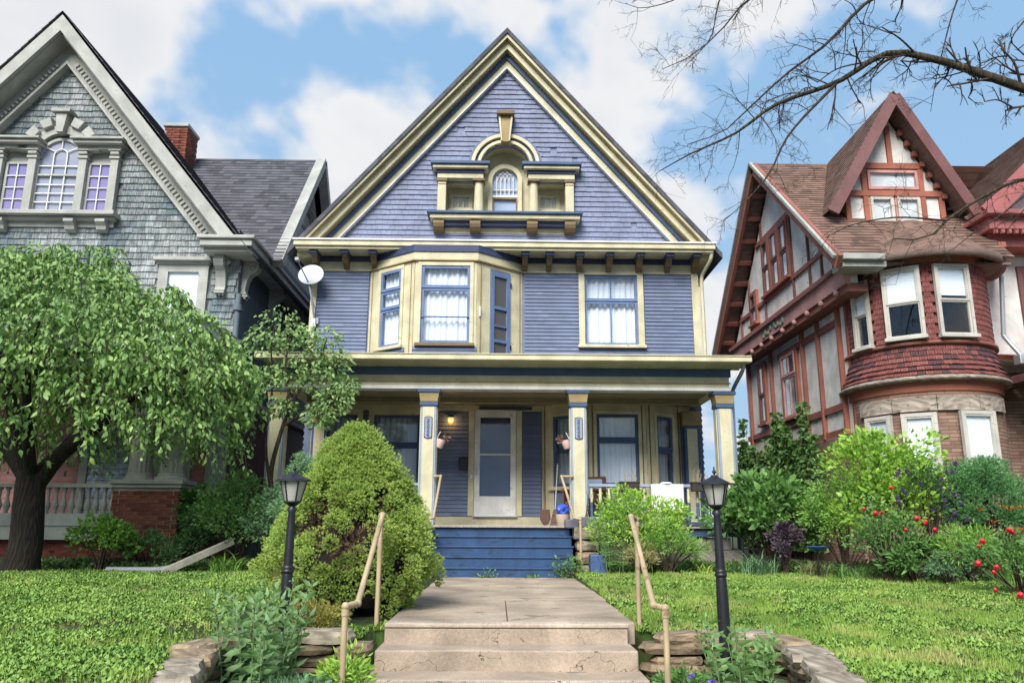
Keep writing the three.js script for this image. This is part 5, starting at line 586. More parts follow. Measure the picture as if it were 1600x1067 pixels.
// --- small multi-stem tree at the porch corner
{ const r = rng(211), g = group('slender_tree', scene, -3.62, 0.08, 3.2); tag(g, 'slender crooked young tree in front of the blue porch corner', 'tree');
  const st = [[[0, -0.1, 0], [0.02, 0.8, 0], [-0.12, 1.35, 0], [-0.05, 1.9, 0], [0.15, 2.6, 0], [0.5, 3.2, 0], [0.62, 3.6, 0]], [[-0.1, 1.2, 0], [-0.22, 1.9, 0.05], [-0.2, 2.8, 0], [-0.25, 3.5, 0.05], [-0.2, 3.95, 0]], [[0.12, 2.5, 0], [0.02, 3.1, 0.1], [0.05, 3.7, 0.1]], [[0.05, 2.2, 0], [0.45, 2.45, 0.1], [0.75, 2.55, 0.1]]]; st.forEach((l, i) => mesh(i ? 'limb' : 'trunk', taper(l, i ? 0.028 : 0.06, 0.01, 8), M.twig, g));
  const list = [], cl = [[-0.15, 3.8, 0, 0.42], [-0.35, 3.5, 0.1, 0.32], [0.2, 3.55, 0, 0.36], [0.55, 3.55, 0.05, 0.36], [0.75, 3.2, 0, 0.3], [0.1, 3.0, 0.1, 0.34], [0.45, 2.95, 0, 0.36], [-0.3, 2.95, 0, 0.26], [0.8, 2.6, 0.1, 0.3], [0.6, 2.35, 0.1, 0.26], [0.0, 2.5, 0, 0.22], [0.95, 2.85, 0, 0.22]]; for (const [cx, cy, cz, cr] of cl) for (let i = 0; i < 210; i++) { const e = sphereDir(r), q = Math.cbrt(r()) * cr; list.push([cx + e.x * q, cy + e.y * q * 0.85, cz + e.z * q, aim(V(e.x + rr(-0.4, 0.4, r), -0.6 + rr(-0.4, 0.4, r), e.z + 0.2).normalize(), r() * 6.3), rr(0.7, 1.2, r), mixc([0.13, 0.25, 0.07], [0.32, 0.48, 0.15], r())]); }
  inst('crown', leafGeo(0.085, 0.045, 0.3, 0.3), M.leaf, list, g); }
// --- rounded dwarf conifer beside the walk
{ const r = rng(221), cx = -1.58, cz = 7.95, g = group('rounded_conifer', scene, cx, -0.03, cz); tag(g, 'big rounded bright green dwarf conifer with brown bare patches beside the walk', 'conifer');
  const H = 1.57, prof = t => 0.8 * Math.pow(Math.max(0, Math.sin(Math.PI * (0.1 + 0.9 * (1 - t)) * 0.5)), 1.05) * (t < 0.22 ? 0.72 + 1.27 * t : 1) * (t > 0.9 ? Math.sqrt(Math.max(0, (1 - t) / 0.1)) * 0.6 + 0.4 : 1);
  const bare = [[-0.17, 0.92, 0.12], [-0.36, 0.74, 0.13], [-0.2, 0.76, 0.12], [0.24, 0.68, 0.12], [0.1, 0.62, 0.09], [0.46, 0.38, 0.08], [-0.5, 0.42, 0.09], [0.36, 0.9, 0.06]];
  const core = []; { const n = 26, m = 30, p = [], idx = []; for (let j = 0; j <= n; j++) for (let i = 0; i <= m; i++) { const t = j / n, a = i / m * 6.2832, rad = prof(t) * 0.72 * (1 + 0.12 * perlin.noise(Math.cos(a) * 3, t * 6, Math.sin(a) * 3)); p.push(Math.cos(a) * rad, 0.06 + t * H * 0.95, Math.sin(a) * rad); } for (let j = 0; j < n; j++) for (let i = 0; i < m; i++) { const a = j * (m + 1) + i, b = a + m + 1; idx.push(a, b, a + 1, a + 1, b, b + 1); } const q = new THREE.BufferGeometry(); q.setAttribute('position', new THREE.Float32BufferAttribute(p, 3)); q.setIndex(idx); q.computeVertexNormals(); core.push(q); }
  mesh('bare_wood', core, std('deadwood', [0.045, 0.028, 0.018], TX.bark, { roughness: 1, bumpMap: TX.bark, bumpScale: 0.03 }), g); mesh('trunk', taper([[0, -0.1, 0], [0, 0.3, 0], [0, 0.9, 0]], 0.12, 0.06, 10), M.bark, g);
  const list = [], dead = [], N = 480; for (let c = 0; c < N; c++) { const t = Math.pow((c + 0.5) / N, 0.8), a = c * 2.39996 + rr(-0.2, 0.2, r), k = prof(t) * (1 + 0.3 * perlin.noise(Math.cos(a) * 2.6, t * 5.5, Math.sin(a) * 2.6)) * rr(0.84, 1.06, r), C = V(Math.cos(a) * k, 0.06 + t * H, Math.sin(a) * k), isBare = C.z > 0 && bare.some(([x, y, q]) => Math.hypot(C.x - x, C.y - y) < q) || r() < 0.03, nrm = V(Math.cos(a), 0.35 + 0.8 * t, Math.sin(a)).normalize(), cr = rr(0.06, 0.14, r), tone = rr(-0.25, 0.25, r);
    if (isBare) { for (let i = 0; i < 40; i++) { const e = sphereDir(r); dead.push([C.x - nrm.x * 0.15 + e.x * 0.1, C.y - nrm.y * 0.1 + e.y * 0.1, C.z - nrm.z * 0.15 + e.z * 0.1, aim(e, r() * 6.3), rr(0.8, 1.6, r), mixc([0.10, 0.05, 0.03], [0.22, 0.13, 0.07], r())]); } continue; }
    for (let i = 0; i < 170; i++) { const e = sphereDir(r); if (e.dot(nrm) < -0.35) continue; const q = cr * rr(0.55, 1.0, r), dir = e.clone().addScaledVector(nrm, 0.5).add(V(rr(-0.3, 0.3, r), rr(-0.1, 0.4, r), rr(-0.3, 0.3, r))).normalize(); list.push([C.x + e.x * q - nrm.x * 0.03, C.y + e.y * q, C.z + e.z * q - nrm.z * 0.03, aim(dir, r() * 6.3), rr(0.7, 1.25, r), mixc(GREEN.spruce[0], GREEN.spruce[1], Math.min(1, Math.max(0, r() * 0.9 + tone)))]); } }
  const rs = rng(222); inst('foliage', sprayGeo(7, 0.034, 0.005, 0.85, rs), M.needle, list, g); inst('dead_twigs', sprayGeo(4, 0.045, 0.004, 1.3, rs), M.needle, dead, g); }
// --- bed in front of the grey house and the porch end
bush('garden_shrub', 'yellow-green upright shrub growing beside the weeping tree trunk', 'shrub', [-6.05, 3.5], 0.85, 0.38, 0.35, 1500, [0.075, 0.05, 0.2, 0.25], GREEN.fresh, 231);
bush('garden_shrub', 'dark low mounded shrub at the foot of the brick pier', 'shrub', [-5.55, 3.05], 0.62, 0.62, 0.4, 2200, [0.05, 0.022, 0.2, 0.25], GREEN.deep, 232);
bush('garden_shrub', 'tall loose green shrub between the brick pier and porch corner', 'shrub', [-4.25, 3.0], 1.55, 0.62, 0.5, 4200, [0.06, 0.032, 0.2, 0.25], GREEN.mid, 233);
bush('garden_shrub', 'bluish leafy shrub crowding the rounded conifer by the porch', 'shrub', [-3.35, 3.6], 1.35, 0.5, 0.5, 3200, [0.06, 0.03, 0.2, 0.25], GREEN.blue, 234);
bush('climbing_vine', 'vine climbing the side of the brick pier', 'vine', [-5.15, 2.25], 1.35, 0.26, 0.35, 1900, [0.07, 0.055, 0.1, 0.2], GREEN.mid, 235);
bush('garden_shrub', 'dark fern-like shrub in the shade between the two houses', 'shrub', [-4.8, 2.6], 1.0, 0.4, 0.4, 1700, [0.1, 0.02, 0.2, 0.25], GREEN.deep, 236);
strapClump('daylily_clump', 'arching strap-leaved clump near the fallen white downspout', 'plant', [-4.15, 3.75], 0.42, 110, 0.018, GREEN.fresh, 237, { spread: 0.22 });
bush('garden_shrub', 'silvery young conifer rising behind the rounded conifer', 'shrub', [-2.75, 4.6], 1.75, 0.42, 0.42, 3600, sprayGeo(5, 0.06, 0.009, 0.8, rng(9)), GREEN.blue, 238, { mat: M.needle, up: 0.1 });
bush('low_sedum', 'low yellowish mossy mound at the foot of the rounded conifer', 'ground plant', [-1.72, 8.95], 0.2, 0.36, 0.2, 2600, sprayGeo(4, 0.035, 0.007, 0.7, rng(10)), [[0.15, 0.19, 0.03], [0.36, 0.30, 0.07]], 239, { mat: M.needle, cr: 0.5, base: 0.05 });
// --- in the hollows beside the concrete steps
stalkPlant('milkweed_plant', 'leafy milkweed stalks by the lamp post beside the conifer', 'plant', [-1.85, 9.85], -0.48, 0.8, 24, [0.15, 0.048, 0.35, 0.3], [[0.07, 0.17, 0.05], [0.2, 0.36, 0.12]], 241, { spread: 0.24 });
stalkPlant('milkweed_plant', 'leafy milkweed stalks by the lamp post on the rose garden side', 'plant', [1.5, 9.85], -0.48, 0.58, 20, [0.14, 0.05, 0.35, 0.3], [[0.06, 0.16, 0.04], [0.19, 0.35, 0.09]], 242, { spread: 0.2 });
bush('low_groundcover', 'low bluish ground cover beside the steps under the conifer', 'ground plant', [-1.45, 10.0], 0.24, 0.34, 0.55, 2600, [0.045, 0.024, 0.2, 0.25], GREEN.blue, 243, { cr: 0.4, base: 0.02 });
bush('low_groundcover', 'bright ferny greens against the edge of the concrete steps', 'ground plant', [-1.24, 9.72], 0.3, 0.12, 0.45, 900, [0.06, 0.022, 0.3, 0.2], GREEN.lime, 244, { cr: 0.5, base: 0.02 });
{ const p = strapClump('iris_clump', 'small iris clump with violet blooms beside the concrete steps', 'plant', [1.04, 10.05], 0.3, 70, 0.014, GREEN.mid, 245, { spread: 0.16, arch: 0.7 }); const r = rng(246), f = []; for (const [x, y, z] of [[0.02, 0.33, 0.1], [0.16, 0.3, 0.1], [0.09, 0.24, 0.15]]) for (let i = 0; i < 6; i++) f.push([x, y, z, aim(V(Math.cos(i * 1.05), rr(-0.3, 0.9, r), Math.sin(i * 1.05)).normalize(), 0), rr(0.8, 1.1, r), [0.2, 0.13, 0.6]]); inst('petals', leafGeo(0.035, 0.022, 0.4, 0.2), M.leaf, f, p); }
bush('low_groundcover', 'small leafy weeds below the stone wall by the handrail', 'ground plant', [1.15, 9.75], 0.2, 0.25, 0.3, 700, [0.045, 0.024, 0.2, 0.25], GREEN.mid, 247, { cr: 0.45, base: 0.02 });
for (const [x, h, s, l] of [[-0.35, 0.16, 251, 'tiny weed sprouting at the foot of the blue steps, upright'], [0.32, 0.1, 252, 'tiny round-leaved weed sprouting at the foot of the blue steps'], [0.9, 0.32, 253, 'bushy weed at the corner of the blue steps and stone pier']]) bush('step_weed', l, 'weed', [x, 3.42], h, h * 0.8, 0.08, s === 253 ? 420 : 60, [0.05, 0.026, 0.2, 0.2], GREEN.mid, s, { cr: 0.5, base: 0.05 });
// --- bed in front of the porch rail
bush('porch_shrub', 'large yellow-green shrub in front of the porch railing', 'shrub', [2.02, 2.98], 1.32, 0.72, 0.42, 4600, [0.06, 0.03, 0.2, 0.25], GREEN.lime, 261, { hollow: 0.3, cr: 0.16 });
bush('porch_shrub', 'bright feathery green plant in front of the porch foundation', 'plant', [2.35, 3.35], 0.72, 0.5, 0.3, 2400, [0.08, 0.015, 0.3, 0.2], GREEN.fresh, 262);
stalkPlant('lily_plant', 'tall narrow-leaved lily stalks beside the stone pier', 'plant', [1.55, 3.2], 0.05, 0.85, 12, [0.12, 0.016, 0.5, 0.2], GREEN.mid, 263, { spread: 0.16, per: 3, gap: 0.035 });
bush('porch_shrub', 'pale straw-tipped grassy plant by the upper handrail', 'plant', [1.9, 3.55], 0.5, 0.22, 0.2, 800, [0.1, 0.012, 0.3, 0.2], [[0.2, 0.24, 0.06], [0.45, 0.38, 0.17]], 264);
strapClump('daylily_clump', 'golden strap-leaved clump at the corner of the porch foundation', 'plant', [2.9, 3.35], 0.24, 50, 0.014, GREEN.yellow, 265, { spread: 0.1 });
// --- rose garden in front of the stucco house
bush('garden_shrub', 'broad-leaved deep green shrub beside the porch end', 'shrub', [4.05, 3.0], 1.55, 0.75, 0.5, 2600, [0.13, 0.085, 0.25, 0.25], GREEN.mid, 271);
bush('purple_shrub', 'dark purple-leaved plant among the garden greens', 'shrub', [3.98, 3.75], 0.78, 0.24, 0.22, 700, [0.075, 0.045, 0.25, 0.25], GREEN.purple, 272);
bush('garden_shrub', 'tall chartreuse shrub standing before the round tower', 'shrub', [5.5, 4.0], 2.15, 0.82, 0.6, 5200, [0.085, 0.055, 0.2, 0.25], GREEN.lime, 273, { hollow: 0.3 });
bush('garden_shrub', 'fine-leaved tall green shrub behind the first rose bush', 'shrub', [4.85, 3.8], 1.65, 0.5, 0.45, 4200, [0.05, 0.022, 0.2, 0.25], GREEN.fresh, 274);
{ const v = bush('clematis_vine', 'clematis with dusky purple flowers hanging on the chartreuse shrub', 'vine', [5.7, 4.6], 1.6, 0.42, 0.16, 900, [0.06, 0.03, 0.2, 0.25], GREEN.deep, 275, { base: 0.45 }); const r = rng(276), f = []; for (let k = 0; k < 44; k++) { const x = rr(-0.5, 0.45, r), y = rr(0.75, 1.6, r), z = rr(0.08, 0.24, r); for (let i = 0; i < 5; i++) f.push([x, y, z, aim(V(Math.cos(i * 1.26), Math.sin(i * 1.26), 0.35).normalize(), 0), rr(0.7, 1.1, r), mixc([0.035, 0.02, 0.06], [0.12, 0.06, 0.2], r())]); } inst('petals', leafGeo(0.05, 0.032, 0.2, 0.2), M.leaf, f, v); }
bush('juniper_bush', 'dense feathery green juniper under the tower window', 'conifer', [6.95, 3.85], 1.78, 0.78, 0.6, 9500, sprayGeo(6, 0.06, 0.009, 0.75, rng(12)), GREEN.juniper, 277, { mat: M.needle, hollow: 0.65, cr: 0.13, clumps: 90 });
function roseBush(label, [x, z], h, rx, n, blooms, seed, petal) { const g = bush('rose_bush', label, 'rose bush', [x, z], h, rx, rx * 0.7, n, [0.05, 0.032, 0.15, 0.3], GREEN.mid, seed, { hollow: 0.2 }); const r = rng(seed + 1); const bl = blooms.map(([bx, by, bz]) => { const f = [], big = rr(0.7, 1.25, r), c = new THREE.IcosahedronGeometry(0.023, 2), p = c.attributes.position; for (let i = 0; i < p.count; i++) { const k = 1 + 0.35 * perlin.noise(p.getX(i) * 60 + bx * 9, p.getY(i) * 40, p.getZ(i) * 60); p.setXYZ(i, p.getX(i) * k, p.getY(i) * k * 0.9, p.getZ(i) * k); } c.computeVertexNormals(); c.deleteAttribute('uv'); f.push(c.translate(bx, by + 0.02, bz)); for (let k = 0; k < 2; k++) for (let i = 0; i < 6; i++) { const a = i / 6 * 6.283 + k * 0.5, q = leafGeo(0.043, 0.046, -0.3, 0.35).toNonIndexed(); q.rotateX(0.55 + 0.5 * k).rotateY(a).translate(bx, by - 0.012, bz); f.push(q); } return f.map(q => q.translate(-bx, -by, -bz).scale(big, big, big).translate(bx, by, bz)); }); for (const f of bl) mesh('bloom', mergeGeometries(f), petal, g); const st = blooms.map(([bx, by, bz]) => taper([[bx * 0.4, by * 0.4, bz * 0.4], [bx * 0.8, by * 0.75, bz * 0.8], [bx, by, bz]], 0.008, 0.005, 5)); mesh('flower_stems', st, M.stalk, g); return g; }
std('redpetal', [0.62, 0.03, 0.045], null, { roughness: 0.6, side: THREE.DoubleSide }); std('orangepetal', [0.8, 0.22, 0.04], null, { roughness: 0.6, side: THREE.DoubleSide });
roseBush('red-flowered rose bush in the middle of the garden bed', [4.95, 4.9], 1.05, 0.42, 1500, [[0.08, 1.2, 0.15], [-0.36, 0.92, 0.25], [-0.24, 0.86, 0.3], [-0.14, 0.88, 0.28], [0.3, 0.8, 0.3], [0.4, 0.74, 0.3], [0.44, 0.76, 0.25], [0.09, 0.66, 0.4], [0.52, 0.66, 0.3]], 281, M.redpetal);
roseBush('spreading red-flowered rose bush at the lawn edge away from the porch', [5.62, 6.55], 0.72, 0.55, 2300, [[-0.5, 0.55, 0.15], [-0.42, 0.6, 0.1], [-0.56, 0.36, 0.2], [-0.46, 0.28, 0.3], [-0.42, 0.33, 0.3], [-0.5, 0.1, 0.35], [-0.3, 0.05, 0.45], [-0.2, 0.1, 0.45], [-0.18, 0.16, 0.42], [0.02, 0.27, 0.4], [-0.1, 0.72, 0.1], [-0.04, 0.7, 0.05], [0.1, 0.25, 0.4]], 283, M.redpetal);
{ const g = strapClump('orange_lily', 'orange-flowered lilies behind the spreading rose bush', 'plant', [6.4, 5.3], 0.6, 80, 0.018, GREEN.fresh, 291, { spread: 0.25 }); const r = rng(292); for (let k = 0; k < 12; k++) { const f = [], x = rr(-0.35, 0.3, r), y = rr(0.55, 0.95, r), z = rr(-0.1, 0.2, r); for (let i = 0; i < 6; i++) f.push(leafGeo(0.075, 0.03, -0.2, 0.2).rotateX(0.7).rotateY(i * 1.047).translate(x, y, z)); mesh('bloom', mergeGeometries(f), M.orangepetal, g); } }
strapClump('daylily_clump', 'blue-green grassy clump at the corner of the garden beside the porch foundation', 'plant', [3.6, 3.75], 0.5, 150, 0.014, GREEN.blue, 293, { spread: 0.25 }); strapClump('daylily_clump', 'grassy clump with yellowed blades in front of the purple-leaved plant', 'plant', [4.25, 4.2], 0.4, 110, 0.014, [[0.14, 0.2, 0.05], [0.38, 0.35, 0.15]], 294, { spread: 0.2 });
strapClump('daylily_clump', 'grassy clump below the blue garden dish', 'plant', [4.5, 4.75], 0.36, 110, 0.013, GREEN.mid, 295, { spread: 0.22 });
bush('garden_shrub', 'low peony foliage at the lawn edge under the first rose bush', 'plant', [5.25, 5.0], 0.55, 0.4, 0.28, 1300, [0.11, 0.035, 0.3, 0.25], GREEN.mid, 296); bush('garden_shrub', 'vivid feathery green perennial between the two rose bushes', 'plant', [5.85, 5.25], 0.78, 0.4, 0.3, 2600, [0.07, 0.014, 0.3, 0.2], GREEN.fresh, 297); bush('garden_shrub', 'small dusty green sage mound beside the peony foliage', 'plant', [5.5, 5.35], 0.4, 0.25, 0.2, 900, [0.045, 0.02, 0.2, 0.25], GREEN.blue, 298);
// --- ivy on the stucco house
{ const r = rng(301), g = group('wall_ivy', scene, 6.2, 0, -2); tag(g, 'ivy climbing the side wall of the stucco house', 'ivy'); const l = [], vines = []; for (let v = 0; v < 34; v++) { let z = rr(-3.0, 1.9, r), y = 0.3; const top = (z < -2.2 ? 3.1 : z < -0.9 ? 2.45 : 3.0) * rr(0.75, 1.05, r), pts = [[0.0, 0, z]]; while (y < top) { y += 0.18; z += rr(-0.1, 0.1, r); pts.push([rr(-0.03, 0.02, r), y, z]); for (let i = 0; i < 30; i++) l.push([rr(-0.14, 0.0, r), y + rr(-0.14, 0.14, r), z + rr(-0.22, 0.22, r), aim(V(-0.7, rr(-0.9, 0.2, r), rr(-0.6, 0.6, r)).normalize(), r() * 6.3), rr(0.7, 1.3, r), mixc([0.045, 0.13, 0.025], [0.14, 0.28, 0.05], r())]); } if (pts.length > 2) vines.push(taper(pts, 0.012, 0.005, 5)); } mesh('stems', vines, M.twig, g); inst('foliage', leafGeo(0.1, 0.085, 0.2, 0.2), M.leaf, l, g); }
// ground cover leaves in the beds
{ const r = rng(311), l = []; for (let i = 0; i < 15000; i++) { const R = r() < 0.55, x = R ? rr(1.35, 8, r) : rr(-8.5, -2.3, r), z = R ? rr(2.5, 3.2 + 0.5 * Math.max(0, x - 3), r) : rr(2.5, 3.5, r); const y = groundY(x, z); l.push([x, y + rr(0, 0.12, r), z, aim(V(rr(-0.8, 0.8, r), rr(0.1, 1, r), rr(-0.6, 0.9, r)).normalize(), r() * 6.3), rr(0.6, 1.5, r), mixc([0.04, 0.11, 0.025], [0.15, 0.28, 0.05], r())]); } const m = inst('ground_cover', leafGeo(0.06, 0.028, 0.3, 0.25), M.leaf, l); tag(m, 'low mixed leaves covering the planting beds', 'ground cover', null, 'stuff'); }
// --- bare tree whose limbs reach in overhead; its trunk stands outside the picture
{ const r = rng(321), g = group('bare_tree', scene, 0, 0, 0); tag(g, 'bare-branched tree reaching thin twigs across the sky over the stucco house', 'tree');
  mesh('trunk', taper([[8.6, -0.2, 7.2], [8.55, 2, 7.2], [8.5, 4.2, 7.1], [8.6, 7, 6.9], [8.4, 9.5, 6.6]], 0.3, 0.12, 14), M.bark, g);
  const B = [[[[8.5, 5.0, 7.0], [7.4, 5.8, 6.8], [6.53, 6.27, 6.6], [6.14, 6.53, 6.48], [5.57, 6.84, 6.35], [5.04, 7.01, 6.22], [4.36, 6.64, 6.1], [3.51, 6.34, 5.98], [3.0, 5.99, 5.85], [2.4, 5.74, 5.72], [1.98, 5.53, 5.6]], 0.085, 0.006, 1.3],
    [[[8.5, 8.2, 6.7], [7, 8.5, 6.3], [5.13, 8.1, 6.0], [4.34, 7.35, 5.88], [3.81, 6.97, 5.76], [3.27, 6.48, 5.64], [2.93, 6.19, 5.52], [2.45, 6.05, 5.4]], 0.05, 0.005, 1.2], [[[4.36, 6.64, 6.1], [3.63, 5.84, 6.08], [3.3, 5.24, 6.15], [2.9, 4.78, 6.22], [2.62, 4.52, 6.3]], 0.022, 0.004, 1],
    [[[8.4, 9.2, 6.6], [6, 9.6, 5.6], [3.73, 8.84, 5.0], [3.12, 8.18, 4.87], [2.69, 7.87, 4.73], [2.31, 7.75, 4.6]], 0.045, 0.005, 1.2], [[[3.9, 9.1, 5.05], [3.16, 8.67, 5.2], [2.97, 8.0, 5.05], [2.7, 7.71, 4.9]], 0.018, 0.004, 0.9], [[[3.6, 9.1, 5.0], [2.73, 8.84, 5.0], [2.35, 8.74, 4.87], [1.97, 8.75, 4.73], [1.77, 8.93, 4.6]], 0.016, 0.004, 0.9],
    [[[8.55, 3.6, 7.15], [7, 4.5, 7.5], [5.76, 4.62, 7.4], [5.27, 4.41, 7.3], [4.93, 4.19, 7.2], [4.74, 4.01, 7.1], [4.39, 4.04, 7.0]], 0.05, 0.006, 0.8, 1], [[[4.93, 4.19, 7.2], [4.38, 4.25, 7.13], [3.88, 4.17, 7.07], [3.59, 4.04, 7.0]], 0.014, 0.004, 0.8], [[[6.6, 8.6, 6.3], [6.01, 7.81, 6.4], [5.69, 6.92, 6.33], [5.59, 6.53, 6.27], [5.52, 6.15, 6.2]], 0.018, 0.004, 0.8], [[[7.4, 8.3, 6.4], [6.93, 7.53, 6.4], [6.7, 7.21, 6.3], [6.57, 6.69, 6.2]], 0.018, 0.004, 0.8], [[[6.2, 4.6, 7.6], [5.66, 4.37, 7.6], [5.33, 4.11, 7.5], [5.08, 3.95, 7.4], [4.9, 3.8, 7.3]], 0.015, 0.004, 0.8]];
  const twigs = []; const grow = (p, d, L, rad, lv) => { const q = p.clone().addScaledVector(d, L * 0.5).add(V(rr(-0.1, 0.1, r) * L, rr(-0.1, 0.1, r) * L, rr(-0.1, 0.1, r) * L)), e = p.clone().addScaledVector(d, L).add(V(0, -0.08 * L, 0)); twigs.push(taper([p.toArray(), q.toArray(), e.toArray()], rad, rad * 0.5, rad > 0.006 ? 5 : 3)); if (lv <= 0) return; const n = 2 + Math.floor(r() * 2.4); for (let i = 0; i < n; i++) { const t = rr(0.3, 1, r), s = t < 0.5 ? p.clone().lerp(q, t * 2) : q.clone().lerp(e, t * 2 - 1), dd = d.clone().multiplyScalar(0.8).add(sphereDir(r).multiplyScalar(0.85)).normalize(); grow(s, dd, L * rr(0.4, 0.72, r), Math.max(0.0022, rad * 0.6), lv - 1); } };
  B.forEach(([pts, r0, r1, den, moss]) => { mesh('limb', taper(pts, r0, r1, 8), moss || r0 > 0.08 ? M.mossbark : M.twig, g); const c = new THREE.CatmullRomCurve3(pts.map(q => V(...q))), L = c.getLength(), n = Math.round(L * 5.2 * den); for (let i = 0; i < n; i++) { const t = 0.15 + 0.85 * (i + r()) / n, p = c.getPointAt(Math.min(1, t)), d = c.getTangentAt(Math.min(1, t)).multiplyScalar(0.7).add(sphereDir(r).multiplyScalar(0.9)).normalize(); grow(p, d, rr(0.18, 0.62, r) * (r0 > 0.04 ? 1.15 : 0.9), Math.max(0.004, (r0 + (r1 - r0) * t) * 0.35), r() < 0.7 ? 3 : 2); } });
  mesh('twigs', twigs, M.twig, g).userData.kind = 'stuff'; }
// ================= objects in the yard and on the porch =================
// lamp posts
function lampPost(label, x, z, y0, lean) { const g = group('lamp_post', scene, x, y0, z); g.rotation.z = lean; tag(g, label, 'lamp post', 'lamp posts flanking the concrete steps'); const H = 1.21;
  mesh('post', [lathe([[0.055, -0.05], [0.055, 0.05], [0.045, 0.08], [0.045, 0.55], [0.04, 0.72], [0.036, 0.74]], 10), lathe([[0.036, 0.78], [0.03, 1.1], [0.026, H - 0.02], [0.04, H], [0.02, H + 0.03]], 10)], M.black, g); mesh('collar', [lathe([[0.036, 0.735], [0.048, 0.745], [0.048, 0.76], [0.038, 0.77], [0.048, 0.78], [0.036, 0.795]], 12)], M.black, g);
  const L = group('lantern', g, 0, H + 0.03, 0, 0.6), s4 = (r0, y0, r1, y1) => new THREE.CylinderGeometry(r1, r0, y1 - y0, 6).translate(0, (y0 + y1) / 2, 0); mesh('lantern_base', [s4(0.03, 0, 0.065, 0.025), s4(0.068, 0.025, 0.068, 0.035)], M.black, L);
  mesh('lantern_glass', new THREE.CylinderGeometry(0.1, 0.062, 0.15, 6, 1, true).translate(0, 0.11, 0), M.milk, L); for (let i = 0; i < 6; i++) { const a = i * Math.PI / 3; mesh('lantern_rib', bar([0.063 * Math.sin(a), 0.035, 0.063 * Math.cos(a)], [0.101 * Math.sin(a), 0.186, 0.101 * Math.cos(a)], 0.009, 0.009), M.black, L); }
  mesh('lantern_roof', [s4(0.14, 0.186, 0.13, 0.198), s4(0.13, 0.199, 0.035, 0.245), s4(0.035, 0.245, 0.025, 0.26), new THREE.SphereGeometry(0.016, 10, 8).translate(0, 0.285, 0), cyl(0.007, 0.005, 0.26, 0.325, 0, 0)], M.black, L); mesh('bulb', cyl(0.022, 0.022, 0.04, 0.12, 0, 0), M.milk, L); }
lampPost('black lamp post in front of the rounded conifer', -1.8, 9.35, -0.36, 0.0); lampPost('black lamp post standing against the stone wall on the rose garden side', 1.5, 9.42, -0.37, 0.012);
// pipe handrails
function handrail(label, pts, posts) { const g = group('handrail'); tag(g, label, 'handrail'); const c = new THREE.CurvePath(); for (let i = 0; i < pts.length - 1; i++) { mesh('rail', pipe(pts[i], pts[i + 1], 0.021, 12), M.brass, g); } for (const p of pts) mesh('elbow', new THREE.SphereGeometry(0.0275, 12, 10).translate(...p), M.brass, g); for (const [x, y0, y1, z] of posts) { mesh('post', cyl(0.021, 0.021, y0, y1, x, z, 12), M.brass, g); mesh('coupling', cyl(0.026, 0.026, y1 - 0.06, y1 - 0.02, x, z, 12), M.brass, g); } }
handrail('tan pipe handrail of the concrete steps in front of the conifer', [[-1.21, 0.21, 10.1], [-1.15, 0.22, 9.98], [-1.17, 0.82, 8.85], [-1.2, 0.81, 8.72]], [[-1.21, -0.5, 0.21, 10.1], [-1.2, -0.1, 0.81, 8.72]]);
handrail('tan pipe handrail of the concrete steps on the rose garden side', [[0.93, 0.2, 10.05], [0.87, 0.21, 9.95], [0.93, 0.82, 8.75], [0.99, 0.8, 8.66]], [[0.93, -0.5, 0.2, 10.05], [0.99, -0.1, 0.8, 8.66]]);
handrail('short tan pipe rail of the porch steps near the conifer', [[-1.26, 1.55, 2.36], [-1.16, 1.55, 2.42], [-1.2, 0.87, 3.2], [-1.28, 0.85, 3.22]], [[-1.28, 0.0, 0.85, 3.22]]);
handrail('short tan pipe rail of the porch steps near the stone pier', [[1.02, 1.56, 2.34], [0.84, 1.56, 2.4], [0.97, 0.88, 3.2], [1.06, 0.86, 3.24]], [[1.06, 0.0, 0.86, 3.24]]);
// satellite dish
{ const d = group('satellite_dish', scene, -4.1, 5.1, 0.12); tag(d, 'grey satellite dish on the corner of the blue house', 'satellite dish'); const dish = new THREE.SphereGeometry(0.6, 28, 10, 0, Math.PI * 2, 0, 0.5).translate(0, -0.6, 0).scale(1, 1, 0.78).rotateX(1.35).rotateZ(-0.25).rotateY(-0.3); const back = group('reflector', d, 0.03, 0.62, 0.28); M.dishgrey.side = THREE.DoubleSide; mesh('dish_bowl', dish, M.dishgrey, back); mesh('mast', [tube([[0.12, -0.3, -0.05], [0.08, 0.1, 0.12], [0.02, 0.42, 0.2], [0.0, 0.6, 0.26]], 0.022, 8, 16), box(0.03, 0.2, -0.36, -0.24, -0.1, -0.04)], M.greypipe, d); mesh('feed_arm', [pipe([0.02, 0.42, 0.24], [-0.1, 0.72, 0.72], 0.013), rbox(-0.14, -0.06, 0.7, 0.77, 0.68, 0.8, 0.01)], M.greypipe, d); }
{ const b = group('cable_box', scene, -4.0, 4.75, 0.09); tag(b, 'small white cable junction box under the satellite dish', 'junction box'); mesh('cover', rbox(-0.05, 0.05, -0.09, 0.09, -0.045, 0.03, 0.01), M.white, b); mesh('cable', tube([[0, 0.09, 0], [0.03, 0.25, -0.01], [-0.02, 0.42, 0.0]], 0.006, 5), M.black, b); }
